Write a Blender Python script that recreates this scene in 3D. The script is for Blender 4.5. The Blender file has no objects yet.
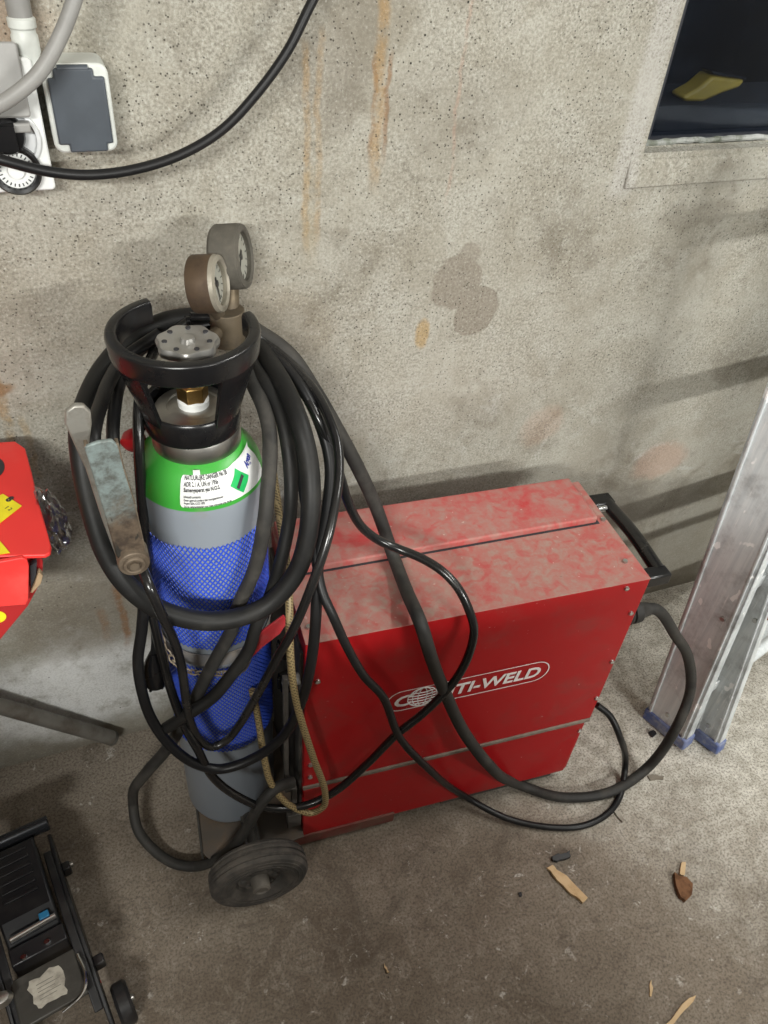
import bpy, bmesh, math, random
from mathutils import Vector, Matrix, Quaternion, noise
random.seed(7)
PI = math.pi
C = bpy.context.scene.collection
SC = bpy.context.scene

# ------------------------------------------------------------------ camera
FPX = 790.76
CAM = Vector((0.16237, -1.07393, 1.55958))
PITCH, ROLL, YAW = 0.847894, 0.100991, -0.440662
CR = (Matrix.Rotation(YAW, 3, 'Z') @ Matrix.Rotation(PITCH, 3, 'X') @ Matrix.Rotation(ROLL, 3, 'Z'))
cam = bpy.data.cameras.new('camera'); camo = bpy.data.objects.new('camera', cam); C.objects.link(camo)
camo.matrix_world = Matrix.Translation(CAM) @ CR.to_4x4()
cam.sensor_fit = 'VERTICAL'; cam.sensor_height = 36.0; cam.lens = 36.0 * FPX / 1024.0
cam.clip_start = 0.02
SC.camera = camo

def plane_at(px, py, n, d):
    r = CR @ Vector(((px - 384) / FPX, -(py - 512) / FPX, -1.0))
    return CAM + r * ((d - CAM.dot(n)) / r.dot(n))
def at(px, py, s):
    """a point of the photo on a real plane: number = vertical plane y, ('z',h) = level, ('x',v)"""
    if isinstance(px, Vector): return px.copy()
    if isinstance(s, tuple):
        return plane_at(px, py, Vector((0, 0, 1)) if s[0] == 'z' else Vector((1, 0, 0)), s[1])
    return plane_at(px, py, Vector((0, 1, 0)), s)

# ------------------------------------------------------------------ materials
class NT:
    def __init__(s, name):
        s.m = bpy.data.materials.new(name); s.m.use_nodes = True
        s.t = s.m.node_tree; s.b = s.t.nodes['Principled BSDF']; s._co = None
    def n(s, kind, **kw):
        nd = s.t.nodes.new(kind)
        for k, v in kw.items(): setattr(nd, k, v)
        return nd
    def put(s, sock, v):
        if hasattr(v, 'is_output'): s.t.links.new(v, sock)
        elif isinstance(v, (tuple, list)) and len(v) == 3 and sock.type == 'RGBA': sock.default_value = (*v, 1)
        else: sock.default_value = v
    def co(s):
        if s._co is None: s._co = s.n('ShaderNodeTexCoord').outputs['Object']
        return s._co
    def noise(s, scale, detail=4, rough=.55, vec=None, dist=0, color=False):
        nd = s.n('ShaderNodeTexNoise'); s.put(nd.inputs['Vector'], vec or s.co())
        nd.inputs['Scale'].default_value = scale; nd.inputs['Detail'].default_value = detail
        nd.inputs['Roughness'].default_value = rough; nd.inputs['Distortion'].default_value = dist
        return nd.outputs['Color' if color else 'Fac']
    def voronoi(s, scale, vec=None, out='Distance', feature='F1'):
        nd = s.n('ShaderNodeTexVoronoi', feature=feature); s.put(nd.inputs['Vector'], vec or s.co())
        nd.inputs['Scale'].default_value = scale
        return nd.outputs[out]
    def map(s, v, a, b, c=0., d=1., smooth=True):
        nd = s.n('ShaderNodeMapRange', interpolation_type='SMOOTHSTEP' if smooth else 'LINEAR')
        for i, x in enumerate((v, a, b, c, d)): s.put(nd.inputs[i], x)
        return nd.outputs[0]
    def math(s, op, a, b=0., c=0.):
        nd = s.n('ShaderNodeMath', operation=op)
        for i, x in enumerate((a, b, c)): s.put(nd.inputs[i], x)
        return nd.outputs[0]
    def mix(s, f, a, b, mode='MIX'):
        nd = s.n('ShaderNodeMix', data_type='RGBA', blend_type=mode)
        s.put(nd.inputs[0], f); s.put(nd.inputs[6], a); s.put(nd.inputs[7], b)
        return nd.outputs[2]
    def xyz(s, v=None):
        nd = s.n('ShaderNodeSeparateXYZ'); s.put(nd.inputs[0], v or s.co()); return nd.outputs
    def mapping(s, scale=(1, 1, 1), loc=(0, 0, 0), vec=None):
        nd = s.n('ShaderNodeMapping'); s.put(nd.inputs[0], vec or s.co())
        nd.inputs['Scale'].default_value = scale; nd.inputs['Location'].default_value = loc
        return nd.outputs[0]
    def bump(s, h, strength=.3, dist=.002, normal=None):
        nd = s.n('ShaderNodeBump'); s.put(nd.inputs['Height'], h)
        nd.inputs['Strength'].default_value = strength; nd.inputs['Distance'].default_value = dist
        if normal: s.put(nd.inputs['Normal'], normal)
        s.put(s.b.inputs['Normal'], nd.outputs[0]); return nd.outputs[0]
    def set(s, col=None, rough=None, metal=None, spec=None, **kw):
        if col is not None: s.put(s.b.inputs['Base Color'], col)
        if rough is not None: s.put(s.b.inputs['Roughness'], rough)
        if metal is not None: s.put(s.b.inputs['Metallic'], metal)
        if spec is not None: s.put(s.b.inputs['Specular IOR Level'], spec)
        for k, v in kw.items(): s.put(s.b.inputs[k], v)
        return s.m

def worn(name, col, dirt, amount=.4, rough=.5, metal=0., scale=25, bump=.12, spec=.5):
    """a material with irregular grime of its own"""
    t = NT(name)
    a = t.map(t.noise(scale, 6, .65), .62 - amount * .4, .82 - amount * .3)
    b = t.map(t.noise(scale * .22, 4, .6), .35, .75)
    f = t.math('MULTIPLY', t.math('ADD', t.math('MULTIPLY', a, .6), t.math('MULTIPLY', b, .5)), min(1, amount * 2))
    col = t.mix(f, col, dirt)
    t.set(col, t.map(f, 0, 1, rough, min(1, rough + .25)), metal, spec)
    if bump: t.bump(t.noise(scale * 6, 4), bump, .001)
    return t.m
def plain(name, col, rough=.5, metal=0., spec=.5):
    t = NT(name)
    v = t.map(t.noise(30, 4), .3, .7, .9, 1.08)
    hsv = t.n('ShaderNodeHueSaturation'); t.put(hsv.inputs['Color'], col); t.put(hsv.inputs['Value'], v)
    return t.set(hsv.outputs[0], rough, metal, spec)

M = {}
M['rubber'] = worn('black_rubber', (.008, .008, .009), (.026, .024, .022), .28, .40, 0, 18, .08, .3)
M['hose'] = worn('matt_hose', (.009, .009, .009), (.030, .028, .025), .32, .50, 0, 22, .15, .3)
M['hose_shiny'] = worn('glossy_cable', (.007, .007, .008), (.045, .042, .036), .26, .22, 0, 22, .05)
M['hose_grey'] = worn('dusty_grey_cable', (.021, .0205, .0195), (.068, .062, .054), .42, .58, 0, 25, .2, .3)
M['cable_light'] = plain('light_grey_cable', (.25, .245, .235), .5)
M['black'] = worn('black_plastic', (.005, .005, .006), (.018, .017, .016), .18, .27, 0, 20, .03)
M['blackmetal'] = worn('black_lacquer', (.009, .009, .011), (.06, .055, .05), .3, .35, .1, 20, .05)
M['steel'] = worn('dull_steel', (.46, .45, .43), (.20, .18, .15), .35, .35, 1., 30, .06)
M['zinc'] = worn('zinc_screw', (.55, .55, .53), (.3, .27, .22), .3, .35, 1., 60, 0)
M['chrome'] = plain('bright_chrome', (.75, .76, .78), .12, 1.)
M['brass'] = worn('old_brass', (.42, .26, .09), (.12, .075, .035), .4, .38, 1., 40, .1)
M['blue_net'] = plain('blue_plastic_net', (.03, .085, .58), .4)
M['white'] = plain('white_plastic', (.74, .75, .74), .4)
M['white_print'] = worn('white_print', (.90, .87, .86), (.5, .25, .22), .2, .6, 0, 60, 0)
M['ink'] = plain('dark_ink', (.03, .03, .035), .6)
M['ink_blue'] = plain('blue_ink', (.02, .03, .25), .6)
M['slate'] = plain('slate_grey_plastic', (.062, .073, .088), .45)
M['grey_pl'] = plain('grey_plastic', (.28, .275, .265), .45)
M['frame_grey'] = plain('pale_grey_plastic', (.60, .62, .59), .45)
M['redplastic'] = plain('red_plastic', (.45, .012, .02), .4)
M['strap'] = worn('red_webbing', (.50, .02, .03), (.35, .1, .09), .3, .7, 0, 60, .2)
M['bluefoot'] = worn('blue_rubber_foot', (.07, .115, .33), (.35, .36, .40), .45, .7, 0, 60, .1)
M['wood'] = worn('splintered_wood', (.60, .43, .25), (.42, .27, .13), .4, .8, 0, 50, .3)
M['leaf'] = worn('brown_bark', (.17, .075, .03), (.08, .035, .015), .5, .8, 0, 80, .3)
M['rust'] = worn('rusty_orange', (.45, .16, .05), (.25, .10, .05), .5, .85, 0, 60, .3)
M['clampgreen'] = worn('verdigris_clamp', (.235, .285, .275), (.085, .062, .045), .62, .6, .35, 34, .5)
t = NT('verdigris_and_rust_clamp')
zc = t.math('ADD', t.xyz()[2], t.math('MULTIPLY', t.math('SUBTRACT', t.noise(22, 5, .7), .5), .16))
c1 = t.mix(t.map(t.noise(45, 6, .7), .40, .66), (.22, .27, .265), (.10, .105, .095))
c2 = t.mix(t.map(t.noise(38, 6, .7), .38, .64), (.135, .10, .07), (.055, .04, .03))
col = t.mix(t.map(zc, .125, .075), c1, c2)
col = t.mix(t.map(t.noise(60, 3, .6, t.mapping((1, 1, .45))), .64, .70), col, (.03, .028, .024))
t.set(col, .6, .35); t.bump(t.noise(90, 5), .4, .0015); M['clampgreen'] = t.m
M['clampbrown'] = worn('grimy_clamp_edge', (.19, .15, .11), (.09, .065, .045), .5, .6, .5, 40, .3)
M['gauge_brown'] = worn('tarnished_gauge_case', (.10, .066, .040), (.055, .036, .025), .5, .55, .4, 22, .1)
M['gauge_rubber'] = worn('dusty_rubber_boot', (.07, .064, .052), (.125, .112, .092), .5, .8, 0, 40, .25)
M['dial'] = worn('dirty_dial', (.50, .50, .46), (.30, .28, .24), .35, .5, 0, 30, 0)
M['rim'] = worn('dirty_bezel', (.30, .275, .225), (.15, .13, .10), .4, .5, .3, 40, .1)
M['tray'] = worn('grimy_tray', (.11, .095, .08), (.19, .13, .085), .45, .7, .2, 18, .3)
M['panel_dark'] = worn('grimy_black_panel', (.035, .033, .03), (.12, .11, .095), .45, .6, 0, 25, .2)
M['rail_red'] = worn('dusty_red_rail', (.14, .025, .02), (.16, .10, .075), .5, .65, 0, 30, .2)
M['tyre'] = worn('dusty_tyre', (.035, .032, .029), (.115, .10, .085), .55, .85, 0, 30, .3)
M['cardboard'] = worn('torn_cardboard', (.42, .30, .18), (.28, .19, .11), .4, .85, 0, 50, .2)
M['redcard'] = worn('red_carton_print', (.80, .035, .032), (.80, .14, .12), .25, .42, 0, 12, .05)
M['redcard_shade'] = worn('shaded_carton_side', (.42, .012, .016), (.42, .06, .05), .25, .5, 0, 12, .05)  # same red card darkened, shade of the lower side put into the colour
M['yellow'] = plain('yellow_sticker', (.85, .72, .02), .5)
M['yellow_reflection'] = plain('reflected_yellow', (.34, .23, .03), .5)
M['pipe'] = worn('weathered_tube', (.20, .19, .17), (.10, .08, .06), .5, .55, .3, 14, .15)
M['blackbit'] = plain('black_crumb', (.012, .012, .014), .5)
M['putty'] = worn('flaky_putty', (.42, .43, .42), (.12, .13, .10), .55, .85, 0, 40, .4)
M['jack'] = worn('black_jack_paint', (.006, .006, .008), (.035, .033, .03), .3, .4, .1, 25, .05)
M['benchwood'] = worn('bench_board', (.22, .15, .09), (.10, .07, .045), .4, .6, 0, 12, .1)
M['sign_red'] = plain('red_mark', (.30, .02, .02), .5)

# aluminium with paint drips and long scratches
t = NT('paint_spotted_aluminium')
lng = t.noise(9, 5, .6, t.mapping((14, 14, .7)))
base = t.mix(t.map(lng, .3, .7), (.62, .66, .68), (.76, .79, .80))
base = t.mix(t.map(t.noise(12, 6, .7), .45, .75, 0, .6), base, (.20, .195, .19))
scr = t.math('MULTIPLY', t.map(t.noise(30, 3, .5, t.mapping((6, 6, .35))), .62, .70), t.map(t.noise(14, 3), .45, .6))
base = t.mix(t.math('MULTIPLY', scr, .85), base, (.85, .85, .85))
drip = t.map(t.noise(38, 2, .5, t.mapping((1, 1, .55))), .655, .69)
base = t.mix(drip, base, (.95, .95, .95))
t.set(base, .5, t.map(drip, 0, 1, .12, 0)); t.bump(t.noise(90, 4), .12, .001); M['alu'] = t.m

# red machine paint: clean-ish front, dust settled as patches
def red_paint(name, base, dust, amt, seed):
    t = NT(name)
    v = t.mapping((1, 1, 1), (seed, seed * 2, 0))
    n1 = t.map(t.noise(12, 6, .66, v, .4), .5 - amt * .45, .72 - amt * .25)
    n2 = t.map(t.noise(70, 4, .6, v), .35, .72)
    swirl = t.map(t.noise(28, 3, .5, v, 1.6), .50, .66)
    f = t.math('MULTIPLY', n1, t.math('ADD', .62, t.math('MULTIPLY', n2, .38)))
    f = t.math('MULTIPLY', f, t.math('SUBTRACT', 1.0, t.math('MULTIPLY', swirl, .35)))
    f = t.math('MULTIPLY', f, min(1., .35 + amt))
    col = t.mix(f, base, dust)
    spk = t.map(t.noise(120, 2, .5, v), .715, .76)
    col = t.mix(t.math('MULTIPLY', spk, .6), col, (.55, .40, .36))
    blk = t.map(t.noise(11, 7, .72, t.mapping((1, 1, 1.6), (seed + 3, 0, 1))), .66, .73)
    col = t.mix(t.math('MULTIPLY', blk, .55), col, (.035, .02, .018))
    t.set(col, t.map(f, 0, 1, .38, .8), 0, .3); t.bump(t.noise(60, 4, .5, v), .06, .001)
    return t.m
M['redtop'] = red_paint('dusty_red_top', (.44, .020, .026), (.335, .225, .188), .78, 1.3)
M['redlid'] = red_paint('dusty_red_lid', (.46, .020, .028), (.345, .205, .175), .62, 4.1)
M['redfront'] = red_paint('red_enamel', (.385, .007, .010), (.18, .075, .062), .05, 7.7)
M['seam'] = worn('grimy_seam', (.16, .13, .105), (.28, .24, .20), .5, .8, 0, 30, .2)

# gas cylinder paint: grey body, green shoulder (painted at a height on the cylinder)
t = NT('cylinder_paint')
z = t.xyz()[2]
zz = t.math('ADD', z, t.math('MULTIPLY', t.math('SUBTRACT', t.noise(40), .5), .002))
col = t.mix(t.map(zz, .8165, .8185), (.24, .268, .305), (.045, .33, .042))
col = t.mix(t.map(t.noise(22, 6, .65), .58, .78, 0, .35), col, (.24, .22, .19))
t.set(col, .33, 0, .5); M['tank'] = t.m

# braided yellow hose
t = NT('braided_yellow_hose')
w = t.n('ShaderNodeTexWave', wave_type='BANDS', bands_direction='DIAGONAL'); t.put(w.inputs[0], t.co()); w.inputs['Scale'].default_value = 95
w2 = t.n('ShaderNodeTexWave', wave_type='BANDS', bands_direction='DIAGONAL'); t.put(w2.inputs[0], t.mapping((-1, -1, 1))); w2.inputs['Scale'].default_value = 95
k = t.math('MAXIMUM', t.map(w.outputs['Fac'], .6, .9), t.map(w2.outputs['Fac'], .6, .9))
t.set(t.mix(k, (.11, .078, .035), (.33, .25, .125)), .5, 0, .4); M['braid'] = t.m

# ---- plastered wall
t = NT('old_plaster_wall')
co = t.co(); X, Y, Z = t.xyz()
warp = t.noise(9, 5, .6, co, 0, True)
wv = t.n('ShaderNodeVectorMath', operation='SUBTRACT'); t.put(wv.inputs[0], warp); wv.inputs[1].default_value = (.5, .5, .5)
def blob(cx, cz, rx, rz, soft=.25, warp_amt=.10, sc=9):
    w = t.noise(sc, 5, .6, co, 0, True)
    sep = t.n('ShaderNodeSeparateColor'); t.put(sep.inputs[0], w)
    dx = t.math('ADD', t.math('SUBTRACT', X, cx), t.math('MULTIPLY', t.math('SUBTRACT', sep.outputs[0], .5), warp_amt))
    dz = t.math('ADD', t.math('SUBTRACT', Z, cz), t.math('MULTIPLY', t.math('SUBTRACT', sep.outputs[1], .5), warp_amt))
    q = t.math('ADD', t.math('POWER', t.math('ABSOLUTE', t.math('DIVIDE', dx, rx)), 2.), t.math('POWER', t.math('ABSOLUTE', t.math('DIVIDE', dz, rz)), 2.))
    return t.map(q, 1 + soft, 1 - soft)
big = t.map(t.noise(3.2, 5, .6), .30, .70)
col = t.mix(big, (.40, .368, .305), (.50, .475, .41))
mid = t.map(t.noise(11, 6, .65, co, .6), .36, .66)
col = t.mix(t.math('MULTIPLY', mid, .55), col, (.60, .585, .53))
dk = t.map(t.noise(4.5, 6, .7, t.mapping((1, 1, 1), (3.3, 0, 1.7)), .6), .50, .68)
col = t.mix(t.math('MULTIPLY', dk, .70), col, (.25, .22, .175))
dk2 = t.map(t.noise(17, 6, .75, t.mapping((1, 1, 1), (1.3, 0, 5.7)), .4), .56, .70)
col = t.mix(t.math('MULTIPLY', dk2, .45), col, (.24, .215, .175))
def tint(mask, amt, c):
    global col
    col = t.mix(t.math('MULTIPLY', mask, amt), col, c)
# pale efflorescence patches
eff = t.map(t.noise(7, 7, .72, t.mapping((1, 1, 1.4), (9, 0, 2)), .8), .56, .72)
tint(t.math('MULTIPLY', eff, t.map(Z, .95, .55, .25, 1)), .75, (.70, .69, .66))
# warm pinkish patches
tint(blob(1.35, .50, .07, .05, .5, .08), .5, (.56, .36, .28))
tint(blob(1.00, .66, .05, .05, .6, .08), .35, (.56, .38, .29))
tint(blob(.10, 1.36, .10, .05, .6, .08), .45, (.62, .40, .27))
# damp grey foot of the wall and the dirty zone low down
tint(t.map(t.math('ADD', Z, t.math('MULTIPLY', t.noise(6, 5, .65), .30)), .62, .30), .5, (.28, .26, .22))
tint(t.math('MULTIPLY', t.map(Z, .62, .70), t.map(X, .0, .9, 0, 1)), .0, (.5, .5, .5))
low = t.math('MULTIPLY', blob(.02, .19, .26, .13, .7, .18, 7), t.map(t.noise(14, 6, .7), .26, .52))
tint(low, .95, (1., 1., 1.))
tint(blob(.07, .42, .12, .13, .6, .16), .45, (.27, .22, .165))
tint(blob(1.38, .37, .16, .07, .5, .12), .45, (.25, .23, .20))
tint(blob(.16, 1.07, .14, .10, .7, .14), .28, (.36, .32, .26))
tint(blob(.45, .95, .10, .07, .7, .14), .35, (.33, .27, .20))
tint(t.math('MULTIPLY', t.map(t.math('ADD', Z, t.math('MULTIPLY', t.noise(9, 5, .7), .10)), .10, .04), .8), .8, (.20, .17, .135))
tint(t.math('MULTIPLY', t.map(t.math('ABSOLUTE', t.math('SUBTRACT', X, 1.035)), .03, .012), t.map(Z, 1.10, 1.13)), .55, (.66, .64, .62))
tint(blob(1.22, 1.075, .09, .022, .6, .10, 14), .45, (.24, .215, .175))
tint(blob(.53, 1.30, .045, .06, .6, .08, 12), .40, (.27, .24, .20))
tint(blob(.72, 1.25, .10, .07, .7, .14), .28, (.28, .25, .205))
tint(blob(.02, 1.02, .12, .08, .6, .12), .3, (.28, .25, .20))
# dark stain with a shape of its own
s1 = blob(.757, .992, .046, .048, .10, .035, 26)
s2 = blob(.802, .938, .040, .046, .10, .035, 26)
s3 = blob(.775, 1.042, .020, .018, .25, .03, 26)
tint(t.math('MAXIMUM', t.math('MAXIMUM', s1, s2), t.math('MULTIPLY', s3, .8)), .85, (.335, .295, .245))
# rust runs
def run(cx, z0, z1, w, amt, c=(.46, .28, .11)):
    wob = t.math('MULTIPLY', t.math('SUBTRACT', t.noise(13, 3, .6, t.mapping((0.01, 0.01, 1), (cx * 7, 0, 0))), .5), .03)
    dx = t.math('ABSOLUTE', t.math('SUBTRACT', t.math('ADD', X, wob), cx))
    m = t.math('MULTIPLY', t.map(dx, w, w * .25), t.math('MULTIPLY', t.map(Z, z0, z0 + .06), t.map(Z, z1, z1 - .02)))
    m = t.math('MULTIPLY', m, t.map(t.noise(28, 5, .7), .28, .58))
    tint(m, amt, c)
run(.600, 1.135, 1.60, .012, .62); run(.612, 1.17, 1.335, .005, .7, (.30, .15, .06)); run(.592, 1.17, 1.33, .005, .6, (.32, .17, .07))
run(.499, 1.05, 1.345, .007, .5); run(.516, 1.06, 1.36, .007, .42); run(.507, 1.03, 1.20, .016, .3, (.48, .38, .22))
run(.045, .74, .93, .010, .75, (.40, .27, .13)); run(.064, .70, .86, .008, .6, (.42, .30, .16))
run(.145, .27, .48, .010, .75, (.36, .17, .07)); run(.11, .30, .42, .012, .5, (.36, .18, .08))
run(.72, 1.10, 1.40, .004, .35, (.56, .33, .25))
tint(blob(.706, .905, .012, .028, .5, .02, 20), .7, (.52, .34, .13))
tint(blob(.03, .905, .035, .012, .4, .03, 20), .8, (.30, .17, .08))
# black pits and sandy grain
grain = t.noise(240, 3, .7)
gm = t.math('MULTIPLY', t.map(t.noise(6, 4, .6, t.mapping((1, 1, 1), (2, 9, 4))), .30, .62, .35, 1), t.map(Z, .25, .8, .45, 1))
col = t.mix(t.math('MULTIPLY', t.map(grain, .56, .36, .0, .55), gm), col, (.17, .15, .12))
col = t.mix(t.math('MULTIPLY', t.map(grain, .56, .70, .0, .6), gm), col, (.74, .73, .68))
g2 = t.noise(95, 5, .75, t.mapping((1, 1, 1), (6, 2, 1)))
col = t.mix(t.math('MULTIPLY', t.map(g2, .50, .34, .0, .45), gm), col, (.20, .18, .145))
col = t.mix(t.map(g2, .56, .70, .0, .30), col, (.70, .69, .64))
pits = t.math('MULTIPLY', t.map(t.voronoi(150), .22, .12), t.map(t.noise(9, 4), .36, .54))
pits = t.math('MULTIPLY', pits, t.map(Z, .45, .8, .2, 1))
col = t.mix(t.math('MULTIPLY', pits, .85), col, (.07, .06, .05))
pit2 = t.math('MULTIPLY', t.map(t.voronoi(46), .085, .05), t.map(t.noise(5, 3, .5, t.mapping((1, 1, 1), (5, 5, 5))), .5, .56))
col = t.mix(pit2, col, (.045, .04, .035))
col = t.mix(1.0, col, (.74, .745, .735), 'MULTIPLY')
t.set(col, .93, 0, .15)
h = t.math('ADD', t.math('MULTIPLY', grain, .5), t.math('ADD', t.math('MULTIPLY', t.noise(45, 5, .65), .9), t.math('MULTIPLY', t.noise(9, 4, .6), 1.6)))
h = t.math('SUBTRACT', h, t.math('MULTIPLY', pits, .5))
t.bump(h, .55, .004); M['wall'] = t.m

# ---- concrete floor
t = NT('stained_concrete_floor')
X, Y, Z = t.xyz()
col = t.mix(t.map(t.noise(2.6, 6, .65, None, .5), .33, .66), (.145, .115, .086), (.245, .205, .163))
col = t.mix(t.map(t.noise(14, 7, .72, None, .9), .5, .72, 0, .5), col, (.29, .255, .21))
col = t.mix(t.map(t.noise(26, 6, .75, t.mapping((1, 1, 1), (4, 1, 0)), 1.2), .52, .68, 0, .5), col, (.115, .09, .07))
nw = t.math('MULTIPLY', t.map(t.math('ADD', Y, t.math('MULTIPLY', t.math('SUBTRACT', t.noise(7, 5, .7), .5), .22)), -.30, -.08), .6)
col = t.mix(nw, col, (.34, .30, .25))  # paler near the wall, light lost to shade put back as colour
col = t.mix(t.map(t.noise(19, 7, .78, t.mapping((1, 1, 1), (2, 5, 0)), 1.5), .50, .64, 0, .55), col, (.31, .27, .225))
col = t.mix(t.map(t.noise(6.5, 7, .75, t.mapping((1, 1, 1), (7, 2, 0)), .8), .52, .66, 0, .5), col, (.085, .066, .05))
# paler, chalky concrete towards the ladder, partly brighter light put into the colour
d = t.math('ADD', t.math('MULTIPLY', X, .8), t.math('MULTIPLY', Y, .75))
pale = t.math('MULTIPLY', t.map(t.math('ADD', t.math('ADD', d, .10), t.math('MULTIPLY', t.math('SUBTRACT', t.noise(5, 5, .65), .5), .5)), .30, .82), .92)
col = t.mix(pale, col, t.mix(t.map(t.noise(30, 6, .7), .35, .65), (.46, .43, .37), (.74, .71, .64)))
wh = t.math('MULTIPLY', t.map(t.noise(38, 5, .75, t.mapping((1, 1, 1), (8, 3, 0)), .5), .60, .68), t.map(t.noise(4, 3, .5, t.mapping((1, 1, 1), (2, 7, 0))), .40, .56))
col = t.mix(t.math('MULTIPLY', wh, .7), col, (.60, .57, .52))
gr = t.noise(210, 3, .7)
col = t.mix(t.map(gr, .56, .36, 0, .6), col, (.075, .06, .046))
col = t.mix(t.map(gr, .62, .76, 0, .4), col, (.46, .42, .37))
sp = t.math('MULTIPLY', t.map(t.voronoi(30), .055, .03), t.map(t.noise(6, 3, .5, t.mapping((1, 1, 1), (1, 6, 2))), .50, .56))
col = t.mix(sp, col, (.03, .025, .02))
t.set(col, .82, 0, .25)
h = t.math('ADD', t.math('MULTIPLY', gr, .35), t.math('ADD', t.noise(40, 6, .7), t.math('MULTIPLY', t.noise(8, 4), 1.5)))
t.bump(h, .35, .003); M['floor'] = t.m

M['sillstone'] = worn('cement_sill', (.36, .345, .305), (.20, .185, .155), .55, .9, 0, 22, .6)
M['dark'] = plain('black_void', (.004, .0045, .006), .9)  # near black, paints the darkness behind the pane
M['winframe'] = worn('dark_painted_frame', (.022, .024, .032), (.05, .05, .055), .3, .5, 0, 20, .1)

# thin dirty glass
t = NT('dark_window_glass')
tr = t.n('ShaderNodeBsdfTransparent'); tr.inputs[0].default_value = (.78, .82, .88, 1)
gl = t.n('ShaderNodeBsdfGlossy'); gl.inputs['Roughness'].default_value = .06
df = t.n('ShaderNodeBsdfDiffuse'); df.inputs[0].default_value = (.06, .075, .11, 1)
fr = t.n('ShaderNodeFresnel'); fr.inputs[0].default_value = 1.22
m1 = t.n('ShaderNodeMixShader'); t.put(m1.inputs[0], fr.outputs[0]); t.put(m1.inputs[1], tr.outputs[0]); t.put(m1.inputs[2], gl.outputs[0])
m2 = t.n('ShaderNodeMixShader'); t.put(m2.inputs[0], t.map(t.noise(12, 5, .7), .35, .8, .015, .07)); t.put(m2.inputs[1], m1.outputs[0]); t.put(m2.inputs[2], df.outputs[0])
t.put(t.t.nodes['Material Output'].inputs[0], m2.outputs[0]); M['glass'] = t.m
# clear film
t = NT('crumpled_clear_film')
tr = t.n('ShaderNodeBsdfTransparent'); tr.inputs[0].default_value = (.80, .81, .82, 1)
gl = t.n('ShaderNodeBsdfGlossy'); gl.inputs['Roughness'].default_value = .12; gl.inputs[0].default_value = (.9, .9, .92, 1)
lw = t.n('ShaderNodeLayerWeight'); lw.inputs[0].default_value = .35
m1 = t.n('ShaderNodeMixShader'); t.put(m1.inputs[0], t.map(lw.outputs['Facing'], 0, 1, .22, .85)); t.put(m1.inputs[1], tr.outputs[0]); t.put(m1.inputs[2], gl.outputs[0])
t.put(t.t.nodes['Material Output'].inputs[0], m1.outputs[0]); M['film'] = t.m
# gauge lens
t = NT('gauge_lens')
tr = t.n('ShaderNodeBsdfTransparent'); tr.inputs[0].default_value = (.9, .9, .88, 1)
gl = t.n('ShaderNodeBsdfGlossy'); gl.inputs['Roughness'].default_value = .08
m1 = t.n('ShaderNodeMixShader'); m1.inputs[0].default_value = .10; t.put(m1.inputs[1], tr.outputs[0]); t.put(m1.inputs[2], gl.outputs[0])
t.put(t.t.nodes['Material Output'].inputs[0], m1.outputs[0]); M['lens'] = t.m

# ------------------------------------------------------------------ mesh helpers
def new(): return bmesh.new()
def frame(origin, zdir, xhint=(0, 0, 1)):
    z = Vector(zdir).normalized(); x = Vector(xhint)
    if abs(x.normalized().dot(z)) > .98: x = Vector((1, 0, 0)) if abs(z.x) < .9 else Vector((0, 1, 0))
    x = (x - z * x.dot(z)).normalized(); y = z.cross(x)
    m = Matrix((x, y, z)).transposed().to_4x4(); m.translation = Vector(origin); return m
def box(bm, lo, hi, mat=None):
    vs = [Vector((x, y, z)) for x in (lo[0], hi[0]) for y in (lo[1], hi[1]) for z in (lo[2], hi[2])]
    if mat: vs = [mat @ v for v in vs]
    v = [bm.verts.new(p) for p in vs]
    for f in ((0, 1, 3, 2), (4, 6, 7, 5), (0, 4, 5, 1), (2, 3, 7, 6), (0, 2, 6, 4), (1, 5, 7, 3)):
        bm.faces.new([v[i] for i in f])
def lathe(bm, prof, mat=None, seg=48, a0=0., a1=2 * PI, caps=True, rfun=None):
    full = abs(a1 - a0 - 2 * PI) < 1e-6
    n = seg if full else seg + 1
    rings = []
    for (r, z) in prof:
        ring = []
        if r < 1e-6 and full:
            p = Vector((0, 0, z)); rings.append([bm.verts.new(mat @ p if mat else p)] * n); continue
        for i in range(n):
            a = a0 + (a1 - a0) * i / seg
            rr = r * (rfun(a, z) if rfun else 1)
            p = Vector((rr * math.cos(a), rr * math.sin(a), z))
            ring.append(bm.verts.new(mat @ p if mat else p))
        rings.append(ring)
    for a, b in zip(rings, rings[1:]):
        for i in range(seg):
            j = (i + 1) % n
            f = []
            for v in (a[i], a[j], b[j], b[i]):
                if v not in f: f.append(v)
            if len(f) > 2: bm.faces.new(f)
    if full and caps:
        if prof[0][0] > 1e-6: bm.faces.new(list(reversed(rings[0])))
        if prof[-1][0] > 1e-6 and not (prof[-2][0] < 1e-6 and abs(prof[-1][1] - prof[-2][1]) < 1e-9): bm.faces.new(rings[-1])
    return rings
def arc_solid(bm, prof, a0, a1, mat=None, seg=40):
    """closed profile (r,z) swept over an arc, ends capped"""
    rings = lathe(bm, list(prof) + [prof[0]], mat, seg, a0, a1, False)
    for i, rev in ((0, False), (seg, True)):
        vs = [r[i] for r in rings[:-1]]
        bm.faces.new(vs if not rev else list(reversed(vs)))
def cyl(bm, p0, p1, r, r1=None, seg=24):
    p0, p1 = Vector(p0), Vector(p1)
    lathe(bm, [(r, 0), (r if r1 is None else r1, (p1 - p0).length)], frame(p0, p1 - p0), seg)
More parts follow.
